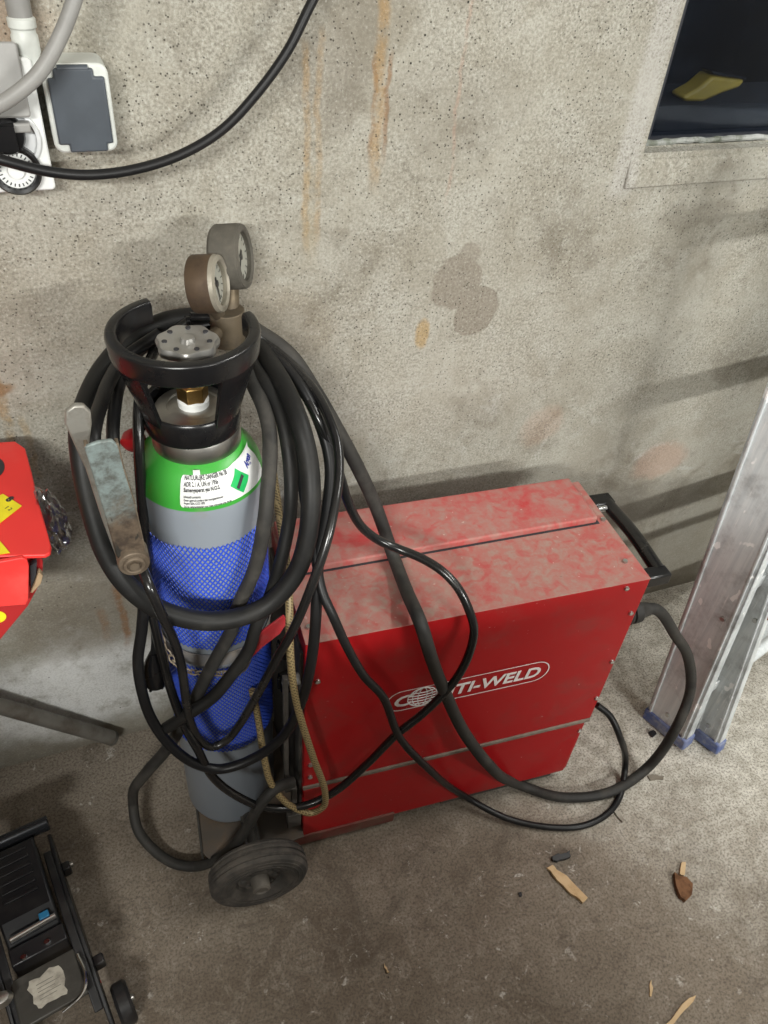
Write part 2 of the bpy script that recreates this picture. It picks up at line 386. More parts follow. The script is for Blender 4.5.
def prism(bm, pts, ext):
    """3D polygon extruded by a vector"""
    ext = Vector(ext)
    a = [bm.verts.new(Vector(p)) for p in pts]; b = [bm.verts.new(Vector(p) + ext) for p in pts]
    bm.faces.new(a); bm.faces.new(list(reversed(b)))
    n = len(pts)
    for i in range(n): bm.faces.new((a[i], b[i], b[(i + 1) % n], a[(i + 1) % n]))
def catmull(pts, step=.008, closed=False):
    P = [Vector(p) for p in pts]; out = []
    n = len(P)
    for i in range(n if closed else n - 1):
        p1, p2 = P[i], P[(i + 1) % n]
        p0 = P[i - 1] if (i > 0 or closed) else p1 * 2 - p2
        p3 = P[(i + 2) % n] if (i + 2 < n or closed) else p2 * 2 - p1
        k = max(2, int((p2 - p1).length / step))
        d1 = max((p1 - p0).length, 1e-6) ** .5; d2 = max((p2 - p1).length, 1e-6) ** .5; d3 = max((p3 - p2).length, 1e-6) ** .5
        m1 = ((p1 - p0) / d1 - (p2 - p0) / (d1 + d2) + (p2 - p1) / d2) * d2
        m2 = ((p2 - p1) / d2 - (p3 - p1) / (d2 + d3) + (p3 - p2) / d3) * d2
        for j in range(k):
            u = j / k; u2, u3 = u * u, u * u * u
            out.append(p1 * (2 * u3 - 3 * u2 + 1) + m1 * (u3 - 2 * u2 + u) + p2 * (-2 * u3 + 3 * u2) + m2 * (u3 - u2))
    if not closed: out.append(P[-1])
    return out
def tube(bm, path, r, seg=12, closed=False, flat=1.0):
    n = len(path); rings = []
    T = [(path[(i + 1) % n if closed else min(i + 1, n - 1)] - path[i - 1 if (closed or i) else 0]).normalized() for i in range(n)]
    nrm = Vector((0, 0, 1)) if abs(T[0].z) < .9 else Vector((1, 0, 0))
    for i in range(n):
        if i: nrm = T[i - 1].rotation_difference(T[i]) @ nrm
        nrm = (nrm - T[i] * nrm.dot(T[i])).normalized(); b = T[i].cross(nrm)
        rr = r(i / (n - 1)) if callable(r) else r
        rings.append([bm.verts.new(path[i] + (nrm * math.cos(2 * PI * k / seg) + b * math.sin(2 * PI * k / seg) * flat) * rr) for k in range(seg)])
    for i in range(n if closed else n - 1):
        a, b = rings[i], rings[(i + 1) % n]
        for k in range(seg): bm.faces.new((a[k], a[(k + 1) % seg], b[(k + 1) % seg], b[k]))
    if not closed:
        bm.faces.new(list(reversed(rings[0]))); bm.faces.new(rings[-1])
def shell_rect(bm, w, h, r, mat, z0, z1, seg=6):
    """rounded rectangle slab, w,h centred, from z0 to z1 in mat's frame"""
    pts = []
    for cx, cy, a in ((w / 2 - r, h / 2 - r, 0), (-w / 2 + r, h / 2 - r, PI / 2), (-w / 2 + r, -h / 2 + r, PI), (w / 2 - r, -h / 2 + r, 1.5 * PI)):
        for k in range(seg + 1):
            b = a + PI / 2 * k / seg; pts.append(Vector((cx + r * math.cos(b), cy + r * math.sin(b), z0)))
    zd = (mat.to_3x3() @ Vector((0, 0, 1))).normalized()
    prism(bm, [mat @ p for p in pts], zd * (z1 - z0))

def obj(name, bm, mat, parent=None, bevel=0, smooth=35, kind=None, segs=2):
    bmesh.ops.recalc_face_normals(bm, faces=bm.faces)
    ca = math.radians(smooth)
    for f in bm.faces: f.smooth = True
    for e in bm.edges:
        if len(e.link_faces) != 2 or e.calc_face_angle(0) > ca: e.smooth = False
    me = bpy.data.meshes.new(name); bm.to_mesh(me); bm.free()
    o = bpy.data.objects.new(name, me); C.objects.link(o)
    me.materials.append(M[mat] if isinstance(mat, str) else mat)
    if parent is not None:
        o.parent = parent; 
    if bevel:
        b = o.modifiers.new('bevel', 'BEVEL'); b.width = bevel; b.segments = segs; b.limit_method = 'ANGLE'; b.angle_limit = math.radians(40)
        b.harden_normals = False
    if kind: o['kind'] = kind
    return o
def put(name, bm, mat, parent, **kw):
    """mesh given in world coordinates, hung under a thing"""
    loc, rot = parent.matrix_basis, None
    root = parent; mw = root.matrix_basis.copy()
    while root.parent: root = root.parent; mw = root.matrix_basis @ mw
    bmesh.ops.transform(bm, matrix=mw.inverted(), verts=bm.verts)
    return obj(name, bm, mat, parent, **kw)
def tag(o, label, cat, group=None):
    o['label'] = label; o['category'] = cat
    if group: o['group'] = group
    return o
def thing(name, label, cat, loc=(0, 0, 0), rotz=0, group=None):
    o = bpy.data.objects.new(name, None); C.objects.link(o); o.empty_display_size = .05
    o.location = loc; o.rotation_euler = (0, 0, rotz)
    o.matrix_basis = Matrix.Translation(Vector(loc)) @ Matrix.Rotation(rotz, 4, 'Z')
    return tag(o, label, cat, group)
def single(name, bm, mat, label, cat, group=None, origin=None, **kw):
    o = None
    if origin is not None:
        bmesh.ops.translate(bm, vec=-Vector(origin), verts=bm.verts)
    o = obj(name, bm, mat, **kw)
    if origin is not None: o.location = origin
    return tag(o, label, cat, group)
def text_bm(s, size, mapfun, extrude=.0004, shear=0., offset=0., sx=1.):
    cu = bpy.data.curves.new('lettering', 'FONT'); cu.body = s; cu.size = size; cu.shear = shear; cu.extrude = extrude; cu.offset = offset
    cu.align_x = 'LEFT'; cu.resolution_u = 3
    ob = bpy.data.objects.new('lettering', cu); C.objects.link(ob)
    dg = bpy.context.evaluated_depsgraph_get(); dg.update()
    me = bpy.data.meshes.new_from_object(ob.evaluated_get(dg))
    bm = bmesh.new(); bm.from_mesh(me)
    bpy.data.objects.remove(ob); bpy.data.curves.remove(cu); bpy.data.meshes.remove(me)
    for v in bm.verts: v.co = mapfun(v.co.x * sx, v.co.y, v.co.z)
    return bm
def join_bm(bms):
    out = bmesh.new()
    for b in bms:
        me = bpy.data.meshes.new('tmp'); b.to_mesh(me); b.free(); out.from_mesh(me); bpy.data.meshes.remove(me)
    return out

# ------------------------------------------------------------------ the setting
WX0, WX1, WZ0, WZ1 = 1.062, 1.72, 1.182, 1.85      # window opening
bm = new()
for lo, hi in (((-2.2, 0, -.1), (WX0, .22, 2.5)), ((WX1, 0, -.1), (3.6, .22, 2.5)), ((WX0, 0, -.1), (WX1, .22, WZ0)), ((WX0, 0, WZ1), (WX1, .22, 2.5))):
    box(bm, lo, hi)
bmesh.ops.remove_doubles(bm, verts=bm.verts, dist=1e-5)
obj('wall_back', bm, 'wall', kind='structure')
bm = new(); box(bm, (-2.2, -4.6, -.1), (3.6, 0, 0)); obj('floor', bm, 'floor', kind='structure')
# window: recessed dark pane, putty line, cement sill under it
wf = bpy.data.objects.new('window_1', None); C.objects.link(wf); wf['kind'] = 'structure'; wf.location = (WX0, .05, WZ0); wf.matrix_basis = Matrix.Translation((WX0, .05, WZ0))
bm = new()
box(bm, (WX0, .035, WZ0), (WX0 + .035, .075, WZ1)); box(bm, (WX1 - .035, .035, WZ0), (WX1, .075, WZ1))
box(bm, (WX0, .035, WZ0), (WX1, .075, WZ0 + .008)); box(bm, (WX0, .035, WZ1 - .03), (WX1, .075, WZ1))
put('window_frame', bm, 'winframe', wf, bevel=.002)
bm = new(); box(bm, (WX0, .074, WZ0), (WX1, .222, WZ0 + .005)); box(bm, (WX0, .074, WZ0 + .004), (WX0 + .005, .222, WZ1)); box(bm, (WX1 - .005, .074, WZ0 + .004), (WX1, .222, WZ1)); put('dark_reveal_sheets', bm, 'dark', wf)  # black sheets added to darken the reveal behind the pane
bm = new(); box(bm, (WX0 + .03, .052, WZ0 + .006), (WX1 - .03, .056, WZ1 - .025)); put('window_pane', bm, 'glass', wf)
bm = new()
pp = [Vector((WX0 + .002 + i * .012, .030 + .003 * noise.noise((i * .7, 0, 0)), WZ0 + .006 + .004 * noise.noise((i * .45, 3, 0)))) for i in range(54)]
tube(bm, pp, lambda u: .0048 + .0022 * noise.noise((u * 40, 1, 1)), 8); put('putty_bead', bm, 'putty', wf)
# cement sill band
bm = new()
prism(bm, [Vector((1.040, .03, WZ0 + .002)), Vector((1.040, -.005, WZ0 - .010)), Vector((1.040, -.007, WZ0 - .054)), Vector((1.040, .03, WZ0 - .056))], (.72, 0, 0))
bmesh.ops.subdivide_edges(bm, edges=bm.edges, cuts=6, use_grid_fill=True)
for v in bm.verts: v.co += Vector((0, 1, .6)) * .005 * noise.noise(v.co * 26)
obj('trim_1', bm, 'wall', kind='structure', smooth=80, bevel=.003)
# black box added behind the window to keep the pane dark
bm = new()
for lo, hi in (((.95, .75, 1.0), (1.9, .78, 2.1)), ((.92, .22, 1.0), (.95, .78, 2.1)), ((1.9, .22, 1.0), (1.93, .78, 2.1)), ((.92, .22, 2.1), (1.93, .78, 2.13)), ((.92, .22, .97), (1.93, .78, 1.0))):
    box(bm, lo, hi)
obj('wall_dark_backing', bm, 'dark', kind='structure')
# rest of the garage shell
bm = new(); box(bm, (-2.2, -4.6, 2.5), (3.6, .22, 2.6)); obj('ceiling', bm, plain('whitewashed_ceiling', (.55, .53, .49), .9), kind='structure')
bm = new(); box(bm, (-2.3, -4.6, -.1), (-2.2, .22, 2.6)); obj('wall_left', bm, plain('grey_wall', (.30, .28, .25), .9), kind='structure')
bm = new(); box(bm, (3.6, -4.6, -.1), (3.7, .22, 2.6)); obj('wall_right', bm, plain('grey_wall_b', (.30, .28, .25), .9), kind='structure')
bm = new(); box(bm, (-2.3, -4.7, -.1), (3.7, -4.6, 2.6)); obj('wall_front', bm, plain('grey_wall_c', (.30, .28, .25), .9), kind='structure')

# yellow solid set behind the glass, stands in for a reflection in it
ty = thing('yellow_reflection', 'blurred yellow shape with dark top behind the pane, standing in for a reflection', 'tool', at(705, 95, .10))
bm = new()
pl = [at(x, y, .10) for x, y in ((684, 97), (700, 88), (714, 76), (746, 80), (740, 88), (722, 94), (704, 102), (686, 102))]
prism(bm, pl, (0, .04, 0)); put('reflected_shape', bm, 'yellow_reflection', ty, bevel=.006)
zl = min(p.z for p in pl)
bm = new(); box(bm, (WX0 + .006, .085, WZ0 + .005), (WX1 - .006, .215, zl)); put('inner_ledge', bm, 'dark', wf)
bm = new(); prism(bm, [at(x, y, .098) for x, y in ((712, 71), (748, 77), (746, 80), (713, 75))], (0, .03, 0)); put('grip', bm, 'black', ty, bevel=.002)

# ------------------------------------------------------------------ gas cylinder
TX, TY, TR = .2835, -.2298, .085
TB = .064
tank = thing('gas_cylinder', 'grey gas cylinder with green shoulder and blue net standing on the welder tray', 'gas cylinder', (TX, TY, TB))
def cz(z): return z - TB
bm = new()
lathe(bm, [(.0, 0), (.070, 0), (.080, .004), (TR, .018), (TR, cz(.868)), (.0838, cz(.884)), (.0800, cz(.902)), (.0735, cz(.917)), (.0640, cz(.929)), (.054, cz(.937)), (.040, cz(.944)), (.0, cz(.944))], seg=72)
obj('cylinder_body', bm, 'tank', tank, smooth=50)
def net(z0, z1, name):
    bm = new(); N = 76; H = z1 - z0; steps = max(6, int(H / .012)); turns = H / .0105 / N
    for d in (1, -1):
        for k in range(N):
            a0 = 2 * PI * k / N; prev = None
            for s in range(steps + 1):
                f = s / steps; a = a0 + d * 2 * PI * turns * f
                z = z0 + H * f + (.004 * noise.noise((a0 * 3, f * 2, z0)) if s in (0, steps) else 0)
                ring = []
                for (dr, dz) in ((0.0004, -.0017), (.0017, -.0011), (.0017, .0011), (.0004, .0017)):
                    r = TR + dr
                    ring.append(bm.verts.new((r * math.cos(a), r * math.sin(a), cz(z) + dz)))
                if prev:
                    for q in range(3): bm.faces.new((prev[q], prev[q + 1], ring[q + 1], ring[q]))
                prev = ring
    return obj(name, bm, 'blue_net', tank, smooth=80)
net(.609, .818, 'net_sleeve'); net(.330, .560, 'net_sleeve')
# steel neck ring
bm = new(); lathe(bm, [(.050, cz(.926)), (.0555, cz(.930)), (.0565, cz(.934)), (.0565, cz(.958)), (.054, cz(.962)), (.03, cz(.962))], seg=56)
obj('neck_ring', bm, 'steel', tank)
bm = new(); lathe(bm, [(.052, cz(.960)), (.0525, cz(.978)), (.048, cz(.985)), (.034, cz(.9875)), (.033, cz(.9855)), (.026, cz(.988)), (.0, cz(.988))], seg=56)
obj('steel_cap', bm, 'steel', tank)
# label wrapped on the shoulder and band (follows the surface, .6 mm proud)
FRONT = math.atan2(CAM.y - TY, CAM.x - TX)
prof = [(cz(.86), TR), (cz(.868), TR), (cz(.884), .0838), (cz(.902), .0800), (cz(.917), .0735), (cz(.929), .0640)]
def surf_r(z):
    if z <= prof[0][0]: return TR
    for (z0, r0), (z1, r1) in zip(prof, prof[1:]):
        if z <= z1: return r0 + (r1 - r0) * (z - z0) / (z1 - z0)
    return prof[-1][1]
def on_tank(s, h, out=.0007):
    """s metres to the right of the front line, h = world height"""
    a = FRONT + s / TR; r = surf_r(cz(h)) + out
    return Vector((r * math.cos(a), r * math.sin(a), cz(h)))
def slab_on_tank(poly_fn, s0, s1, ns, nh, h0, h1, out):
    bm = new(); grid = {}
    for i in range(ns + 1):
        for j in range(nh + 1):
            s = s0 + (s1 - s0) * i / ns
            a, b = poly_fn(s); h = a + (b - a) * j / nh
            grid[i, j] = bm.verts.new(on_tank(s, h, out))
    for i in range(ns):
        for j in range(nh): bm.faces.new((grid[i, j], grid[i + 1, j], grid[i + 1, j + 1], grid[i, j + 1]))
    return bm
def lab(s):
    e = min(1, (s + .030) / .004); e = math.sqrt(max(0, 1 - (1 - e) ** 2)) * .004 - .004
    hi = .9270 + max(0, (s - .045)) * .16
    return .8880 - e, hi + e
label = obj('paper_label', slab_on_tank(lab, -.030, .110, 80, 16, .87, .92, .0008), M['white'], tank)
bms = []
for (s, h, size, txt) in ((-.025, 0.9225, .0068, 'NATUURLIJKE DANGER No 20'), (-.025, 0.9160, .0068, 'ADR 2.1 A, UN nr 1956'), (-.025, 0.9095, .0068, 'Samengeperst gas N.O.S.'),
                          (-.025, 0.9020, .0046, 'Inhoud/contents:'), (-.025, 0.8975, .0042, 'Geen gebruik anders dan voorgeschreven'), (-.025, 0.8933, .0042, 'Argon 82% CO2 18%'), (-.025, 0.8887, .0036, 'Zie de veiligheidsbladen voor meer informatie over dit gas')):
    bms.append(text_bm(txt, size, lambda x, y, z, s=s, h=h: on_tank(s + x, h + y, .0017 + z), .0002, 0, .00012 if size > .006 else 0, .72))
obj('print', join_bm(bms), 'ink', label)
dm = lambda s: (.9080 - .016 * (1 - abs(s - .056) / .017), .9080 + .016 * (1 - abs(s - .056) / .017) + .0002)
obj('hazard_diamond', slab_on_tank(dm, .039, .073, 24, 14, 0, 0, .0015), plain('green_print', (.01, .42, .10), .5), label)
bm = new(); prism(bm, [on_tank(.047, .9035, .0020), on_tank(.050, .900, .0020), on_tank(.064, .912, .0020), on_tank(.061, .9155, .0020)], on_tank(.055, .896, .0004) - on_tank(.055, .896, 0)); obj('cylinder_symbol', bm, 'ink', label)
obj('supplier_print', text_bm('Argon', .010, lambda x, y, z: on_tank(.076 + x * .8 - y * .2, .916 + y + x * .25, .0019 + z), .0002, .2, .0002), 'ink_blue', label)
obj('stamp_label', slab_on_tank(lambda s: (.925, .934), -.012, -.001, 6, 4, 0, 0, .0010), M['white'], tank)
# valve
bm = new(); lathe(bm, [(.019, cz(.985)), (.0195, cz(.996)), (.016, cz(1.000))], seg=32); obj('thread_seal', bm, 'white', tank)
bm = new(); lathe(bm, [(.016, cz(.998)), (.0195, cz(.998)), (.0195, cz(1.018)), (.0165, cz(1.020))], seg=6); obj('hex_nut', bm, 'brass', tank, bevel=.001)
bm = new(); lathe(bm, [(.0145, cz(1.018)), (.0145, cz(1.050)), (.012, cz(1.053)), (.0095, cz(1.056)), (.0095, cz(1.068))], seg=28)
cyl(bm, (0, 0, cz(1.034)), (.016, .042, cz(1.034)), .010, .010, 20); obj('valve_body', bm, 'brass', tank)
bm = new(); cyl(bm, (-.010, -.002, cz(1.034)), (-.036, -.002, cz(1.034)), .008, .0075, 16); obj('relief_cap', bm, 'redplastic', tank, bevel=.001)
bm = new()
lob = lambda a, z: 1 + .055 * math.cos(7 * a)
lathe(bm, [(.0, cz(1.064)), (.030, cz(1.064)), (.0355, cz(1.068)), (.0365, cz(1.074)), (.034, cz(1.079)), (.028, cz(1.0795)), (.016, cz(1.0755)), (.009, cz(1.0760)), (.0075, cz(1.082)), (.0, cz(1.0825))], seg=84, rfun=lambda a, z: lob(a, z) if True else 1)
hw = obj('handwheel', bm, plain('grey_cast_handwheel', (.40, .39, .37), .38, .7), tank, smooth=45)
bm = new()
for k in range(7):
    a = 2 * PI * (k + .5) / 7; cyl(bm, (.0265 * math.cos(a), .0265 * math.sin(a), cz(1.0785)), (.0265 * math.cos(a), .0265 * math.sin(a), cz(1.0803)), .0032, .0032, 12)
obj('recess_shade', bm, 'ink', hw)  # dark discs stand in for the shade inside the recesses
# black guard: base band, uprights, open-backed rim (local axis shifted like the real one)
bm = new()
GA = FRONT
def gp(rz): return [(r, cz(z)) for r, z in rz]
lathe_prof = gp([(.0530, .962), (.0590, .961), (.0605, .966), (.0605, .992), (.0580, .996), (.0535, .994)])
arc_solid(bm, lathe_prof, 0, 2 * PI - 1e-4, None, 64)
rimp = gp([(.0750, 1.066), (.0800, 1.064), (.0868, 1.067), (.0890, 1.089), (.0880, 1.094), (.0845, 1.096), (.0760, 1.095), (.0745, 1.091)])
arc_solid(bm, rimp, GA - math.radians(152), GA + math.radians(112), None, 72)
for a, w in ((-62, 46), (53, 54)):
    up = gp([(.0545, .985), (.0600, .985), (.0855, 1.070), (.0775, 1.070)])
    arc_solid(bm, up, GA + math.radians(a - w / 2), GA + math.radians(a + w / 2), None, 14)
bmesh.ops.translate(bm, vec=(-.003, 0, 0), verts=bm.verts)
guard = obj('valve_guard', bm, 'black', tank, bevel=.0012, smooth=40)
bm = new(); arc_solid(bm, gp([(.0868, 1.069), (.0880, 1.069), (.0896, 1.084), (.0880, 1.084)]), GA + math.radians(-46), GA + math.radians(-36), None, 4)
obj('worn_sticker', bm, worn('brown_sticker', (.20, .12, .06), (.06, .04, .03), .5, .6), guard)

# strap, hook and chain that hold the cylinder
st = thing('retaining_strap', 'grey cylinder strap with red pull tab around the blue netted gas cylinder', 'strap', (TX, TY, .585))
bm = new(); arc_solid(bm, [(TR + .0022, -.013), (TR + .0040, -.013), (TR + .0040, .013), (TR + .0022, .013)], 0, 2 * PI - 1e-3, None, 64)
obj('band', bm, worn('grey_webbing', (.17, .17, .18), (.25, .22, .19), .5, .75, 0, 40, .2), st)
bm = new()
q = [at(242, 656, -.338), at(247, 644, -.338), at(262, 632, -.345), at(284, 616, -.35), at(288, 622, -.35), at(280, 634, -.347), at(262, 648, -.342), at(248, 662, -.338)]
prism(bm, q, (0, .004, 0)); put('pull_tab', bm, 'strap', st, bevel=.001)
bm = new(); tube(bm, catmull([at(246, 652, -.342), at(250, 658, -.345), at(246, 668, -.345), at(238, 675, -.342)], .004), .0022, 8); put('wire_hook', bm, 'steel', st)
bm = new()
ch = [at(x, y, s) for x, y, s in ((160, 628, -.30), (164, 642, -.305), (170, 656, -.31), (178, 666, -.318), (190, 672, -.325), (204, 673, -.328), (219, 674, -.33), (230, 672, -.332))]
cp = catmull(ch, .011)
for i in range(len(cp) - 1):
    d = (cp[i + 1] - cp[i]).normalized(); mm = frame((cp[i] + cp[i + 1]) / 2, d)
    up = mm.to_3x3() @ (Vector((1, 0, 0)) if i % 2 else Vector((0, 1, 0)))
    ring = [(cp[i] + cp[i + 1]) / 2 + d * math.cos(a) * .0075 + up * math.sin(a) * .0042 for a in [2 * PI * k / 12 for k in range(12)]]
    tube(bm, ring, .0013, 6, True)
put('chain', bm, worn('dull_chain', (.40, .34, .26), (.22, .16, .11), .5, .6, .5, 60, .1), st)

# ------------------------------------------------------------------ pressure regulator
reg = thing('pressure_regulator', 'tarnished pressure regulator with two round gauges on the gas cylinder valve', 'regulator', at(222, 300, -.12))
gdir = Vector((.86, -.44, .16)).normalized()
def gauge(c, r, L, casemat, boot, dialrot):
    m = frame(c - gdir * L / 2, gdir)
    bm = new()
    if boot: 
        lathe(bm, [(r * .55, -.002), (r * .92, .0), (r, .004), (r, L - .006), (r * .985, L), (r * .80, L + .003), (r * .76, L + .001), (r * .76, L - .007)], m, 64, rfun=lambda a, z: 1 + (.012 if (int(a / (2 * PI) * 64) % 2 == 0 and .004 < z < L * .75) else 0))
    else:
        lathe(bm, [(r * .6, 0), (r * .97, 0), (r, .002), (r, L - .004), (r * .97, L - .001), (r * .78, L - .001), (r * .76, L - .007)], m, 56)
    case = put('gauge', bm, casemat, reg, smooth=30)
    bm = new(); 
    lathe(bm, [(r * .74, L - .006), (r * .74, L + .0015), (r * .80, L + .004), (r * .96, L + .002), (r * .99, L - .003)], m, 56, caps=False); put('bezel', bm, 'gauge_rubber' if boot else 'rim', case)
    bm = new(); lathe(bm, [(.0, L - .0045), (r * .75, L - .0045)], m, 40); put('dial', bm, 'dial', case)
    bm = new()
    for k in range(13):
        a = math.radians(-225 + 270 * k / 12 + dialrot); rr = (.55, .68)
        d = Vector((math.cos(a), math.sin(a), 0)); n = Vector((-d.y, d.x, 0))
        prism(bm, [m @ (d * r * rr[0] + n * .0006 + Vector((0, 0, L - .0042))), m @ (d * r * rr[0] - n * .0006 + Vector((0, 0, L - .0042))), m @ (d * r * rr[1] - n * .0006 + Vector((0, 0, L - .0042))), m @ (d * r * rr[1] + n * .0006 + Vector((0, 0, L - .0042)))], gdir * .0003)
    put('scale', bm, 'ink', case)
    bm = new(); a = math.radians(160 + dialrot); d = Vector((math.cos(a), math.sin(a), 0)); n = Vector((-d.y, d.x, 0))
    prism(bm, [m @ (d * r * x + n * w + Vector((0, 0, L - .0036))) for x, w in ((-.22, .0022), (-.22, -.0022), (.58, -.0008), (.58, .0008))], gdir * .0006)
    lathe(bm, [(0, L - .0036), (.0042, L - .0036), (.0042, L - .0022), (0, L - .002)], m, 16); put('needle', bm, 'ink', case)
    bm = new(); lathe(bm, [(.0, L + .0005), (r * .75, L + .0005)], m, 40); put('lens', bm, 'lens', case)
g1 = at(207, 284, -.150); g2 = at(230, 257, -.095)
gauge(g1, .0355, .032, 'gauge_brown', False, 20)
gauge(g2, .0410, .036, 'gauge_rubber', True, -30)
bm = new()
bc = at(222, 318, -.118)
cyl(bm, g1 - Vector((0, 0, .030)), bc + Vector((0, 0, .0)), .008, .009, 18)
cyl(bm, g2 - Vector((0, 0, .034)), bc + Vector((.012, .006, 0)), .010, .013, 18)
cyl(bm, bc + Vector((.006, 0, .012)), bc + Vector((.006, 0, -.035)), .024, .026, 28)
cyl(bm, bc + Vector((0, 0, -.012)), Vector((TX + .012, TY + .035, 1.034)), .009, .009, 16)
put('regulator_body', bm, worn('grimy_brass_body', (.19, .15, .10), (.11, .09, .07), .5, .5, .7, 30, .1), reg, bevel=.001)

# ------------------------------------------------------------------ welder on its trolley
WA = -.0733493
MO = Vector((.3904, -.36698, 0)); MW, MD, MZB, MZT = .5901, .2604, .034, .6356
wd = thing('welding_machine', 'dusty red welding machine on a wheeled trolley beside the gas cylinder', 'welding machine', MO, WA)
bm = new(); box(bm, (.004, .004, MZB), (MW - .004, MD, MZT - .004))
# notch the far lower corner of the front like the bent skirt in the photo
obj('case', bm, 'redfront', wd, bevel=.003)
bm = new(); box(bm, (0, 0, .229), (MW, MD, MZT - .0015)); box(bm, (0, 0, MZB), (MW - .012, MD, .223))
obj('side_panel', bm, 'redfront', wd, bevel=.002)
bm = new(); box(bm, (0, -.0008, MZT - .0016), (MW, MD, MZT)); obj('top_panel', bm, 'redtop', wd, bevel=.0007)
bm = new()
prism(bm, [Vector((.004, .1395, MZT)), Vector((.566, .1455, MZT)), Vector((.566, MD - .001, MZT)), Vector((.004, MD - .001, MZT))], (0, 0, .014))
obj('lid', bm, 'redlid', wd, bevel=.003)
bm = new(); prism(bm, [Vector((.004, .1365, MZT)), Vector((.570, .1425, MZT)), Vector((.570, .1475, MZT)), Vector((.004, .1415, MZT))], (0, 0, .0008)); box(bm, (.562, .1425, MZT), (.571, .160, MZT + .0012)); obj('lid_gap', bm, 'ink', wd)
bm = new(); box(bm, (-.001, -.0035, .2215), (MW - .002, .002, .2305)); obj('seam_strip', bm, 'seam', wd, bevel=.001)
# front end panel that faces the cylinder
bm = new(); box(bm, (-.006, .012, .06), (.002, MD - .012, .60)); ep = obj('end_panel', bm, 'panel_dark', wd, bevel=.002)
for zz in (.52, .43):
    bm = new(); cyl(bm, (-.006, .09, zz), (-.022, .09, zz), .020, .017, 24)
    box(bm, (-.026, .087, zz - .014), (-.020, .093, zz + .014)); obj('control_knob', bm, 'black', ep, bevel=.001)
bm = new(); cyl(bm, (-.006, .02, .115), (-.026, .02, .115), .017, .015, 24); obj('socket', bm, 'grey_pl', ep, bevel=.001)
bm = new(); cyl(bm, (-.006, .012, .54), (-.02, .012, .54), .010, .009, 18); obj('socket', bm, 'grey_pl', ep, bevel=.001)
bm = new(); box(bm, (-.030, -.004, .095), (-.004, .012, .140)); box(bm, (-.022, -.003, .14), (-.012, .008, .235)); box(bm, (-.034, -.002, .225), (-.014, .007, .235)); box(bm, (-.034, .000, .23), (-.026, .010, .56)); obj('bracket', bm, worn('grimy_bracket', (.06, .055, .05), (.13, .115, .10), .5, .7, .3, 30, .2), wd, bevel=.0015)
# screws
for (u, z) in ((.547, .6225), (.578, .552), (.582, .415), (.583, .300), (.020, .54), (.012, .30), (.012, .26), (.575, .19)):
    bm = new(); cyl(bm, (u, .001, z), (u, -.0035, z), .0048, .0042, 14); box(bm, (u - .0035, -.0040, z - .0005), (u + .0035, -.0033, z + .0005)); obj('screw', bm, 'zinc', wd)
for (u, v) in ((.566, .045), (.582, .150), (.012, .03)):
    bm = new(); cyl(bm, (u, v, MZT), (u, v, MZT + .004), .0048, .0042, 14); obj('screw', bm, 'zinc', wd)
# handle at the right end
hd_b = new(); box(hd_b, (MW - .002, .196, MZT - .030), (MW + .048, .226, MZT - .006)); box(hd_b, (MW - .002, .004, MZT - .030), (MW + .048, .030, MZT - .006))
box(hd_b, (MW - .002, .004, MZT - .032), (MW + .006, .226, MZT - .006))
hdl = obj('handle', hd_b, 'black', wd, bevel=.003)
bm = new(); tube(bm, catmull([Vector((MW + .036, .205, MZT - .016)), Vector((MW + .039, .115, MZT - .013)), Vector((MW + .036, .025, MZT - .016))], .01), .0125, 18); obj('grip', bm, 'hose_shiny', hdl)
bm = new(); cyl(bm, (MW + .006, .190, MZT - .012), (MW + .024, .190, MZT - .012), .006, .006, 14); obj('bolt', bm, 'chrome', hdl)
# cable gland
bm = new(); gz = .522
lathe(bm, [(.014, 0), (.021, 0), (.022, .006), (.020, .010), (.018, .012), (.021, .014), (.0205, .028), (.015, .034), (.012, .050)], frame(Vector((MW - .002, .022, gz)), (1, 0, 0)), 28)
obj('cable_gland', bm, 'hose_grey', wd)
# base rail, tray, axle, wheels
for v0, v1 in ((-.004, .026), (MD - .03, MD)):
    bm = new(); box(bm, (-.048, v0, .014), (.190, v1, .046)); obj('base_rail', bm, 'rail_red', wd, bevel=.002)
for v0, v1 in ((.012, .05), (MD - .05, MD - .012)):
    bm = new(); box(bm, (.30, v0, 0), (MW - .03, v1, MZB + .002)); obj('skid', bm, 'panel_dark', wd, bevel=.002)
mi = (Matrix.Translation(MO) @ Matrix.Rotation(WA, 4, 'Z')).inverted()
def ml(p): return mi @ Vector(p)
bm = new()
tp = [ml(at(x, y, ('z', .060))) for x, y in ((193, 768), (203, 853), (212, 861), (262, 853), (304, 836))]
back = [Vector((0.0, MD, .060)), Vector((tp[0].x, MD, .060))]
prism(bm, tp + back, (0, 0, -.005)); 
tr = obj('tray', bm, 'tray', wd, bevel=.001)
bm = new(); prism(bm, [tp[0] + Vector((.0, 0, .003)), tp[1] + Vector((0, 0, .003)), tp[1] + Vector((0, 0, -.03)), tp[0] + Vector((0, 0, -.03))], (-.004, 0, 0)); prism(bm, [tp[0] + Vector((.0, 0, .003)), back[1] + Vector((0, 0, .003)), back[1] + Vector((0, 0, -.03)), tp[0] + Vector((0, 0, -.03))], (-.004, 0, 0)); obj('tray_edge', bm, 'panel_dark', tr)
WR = .090
wc = ml((.287, -.430, WR)); 
bm = new(); cyl(bm, wc + Vector((0, .02, 0)), Vector((wc.x, MD + .06, WR)), .010, .010, 16); box(bm, (wc.x - .014, wc.y + .03, .050), (wc.x + .014, MD + .03, WR + .004)); obj('axle', bm, 'panel_dark', wd)
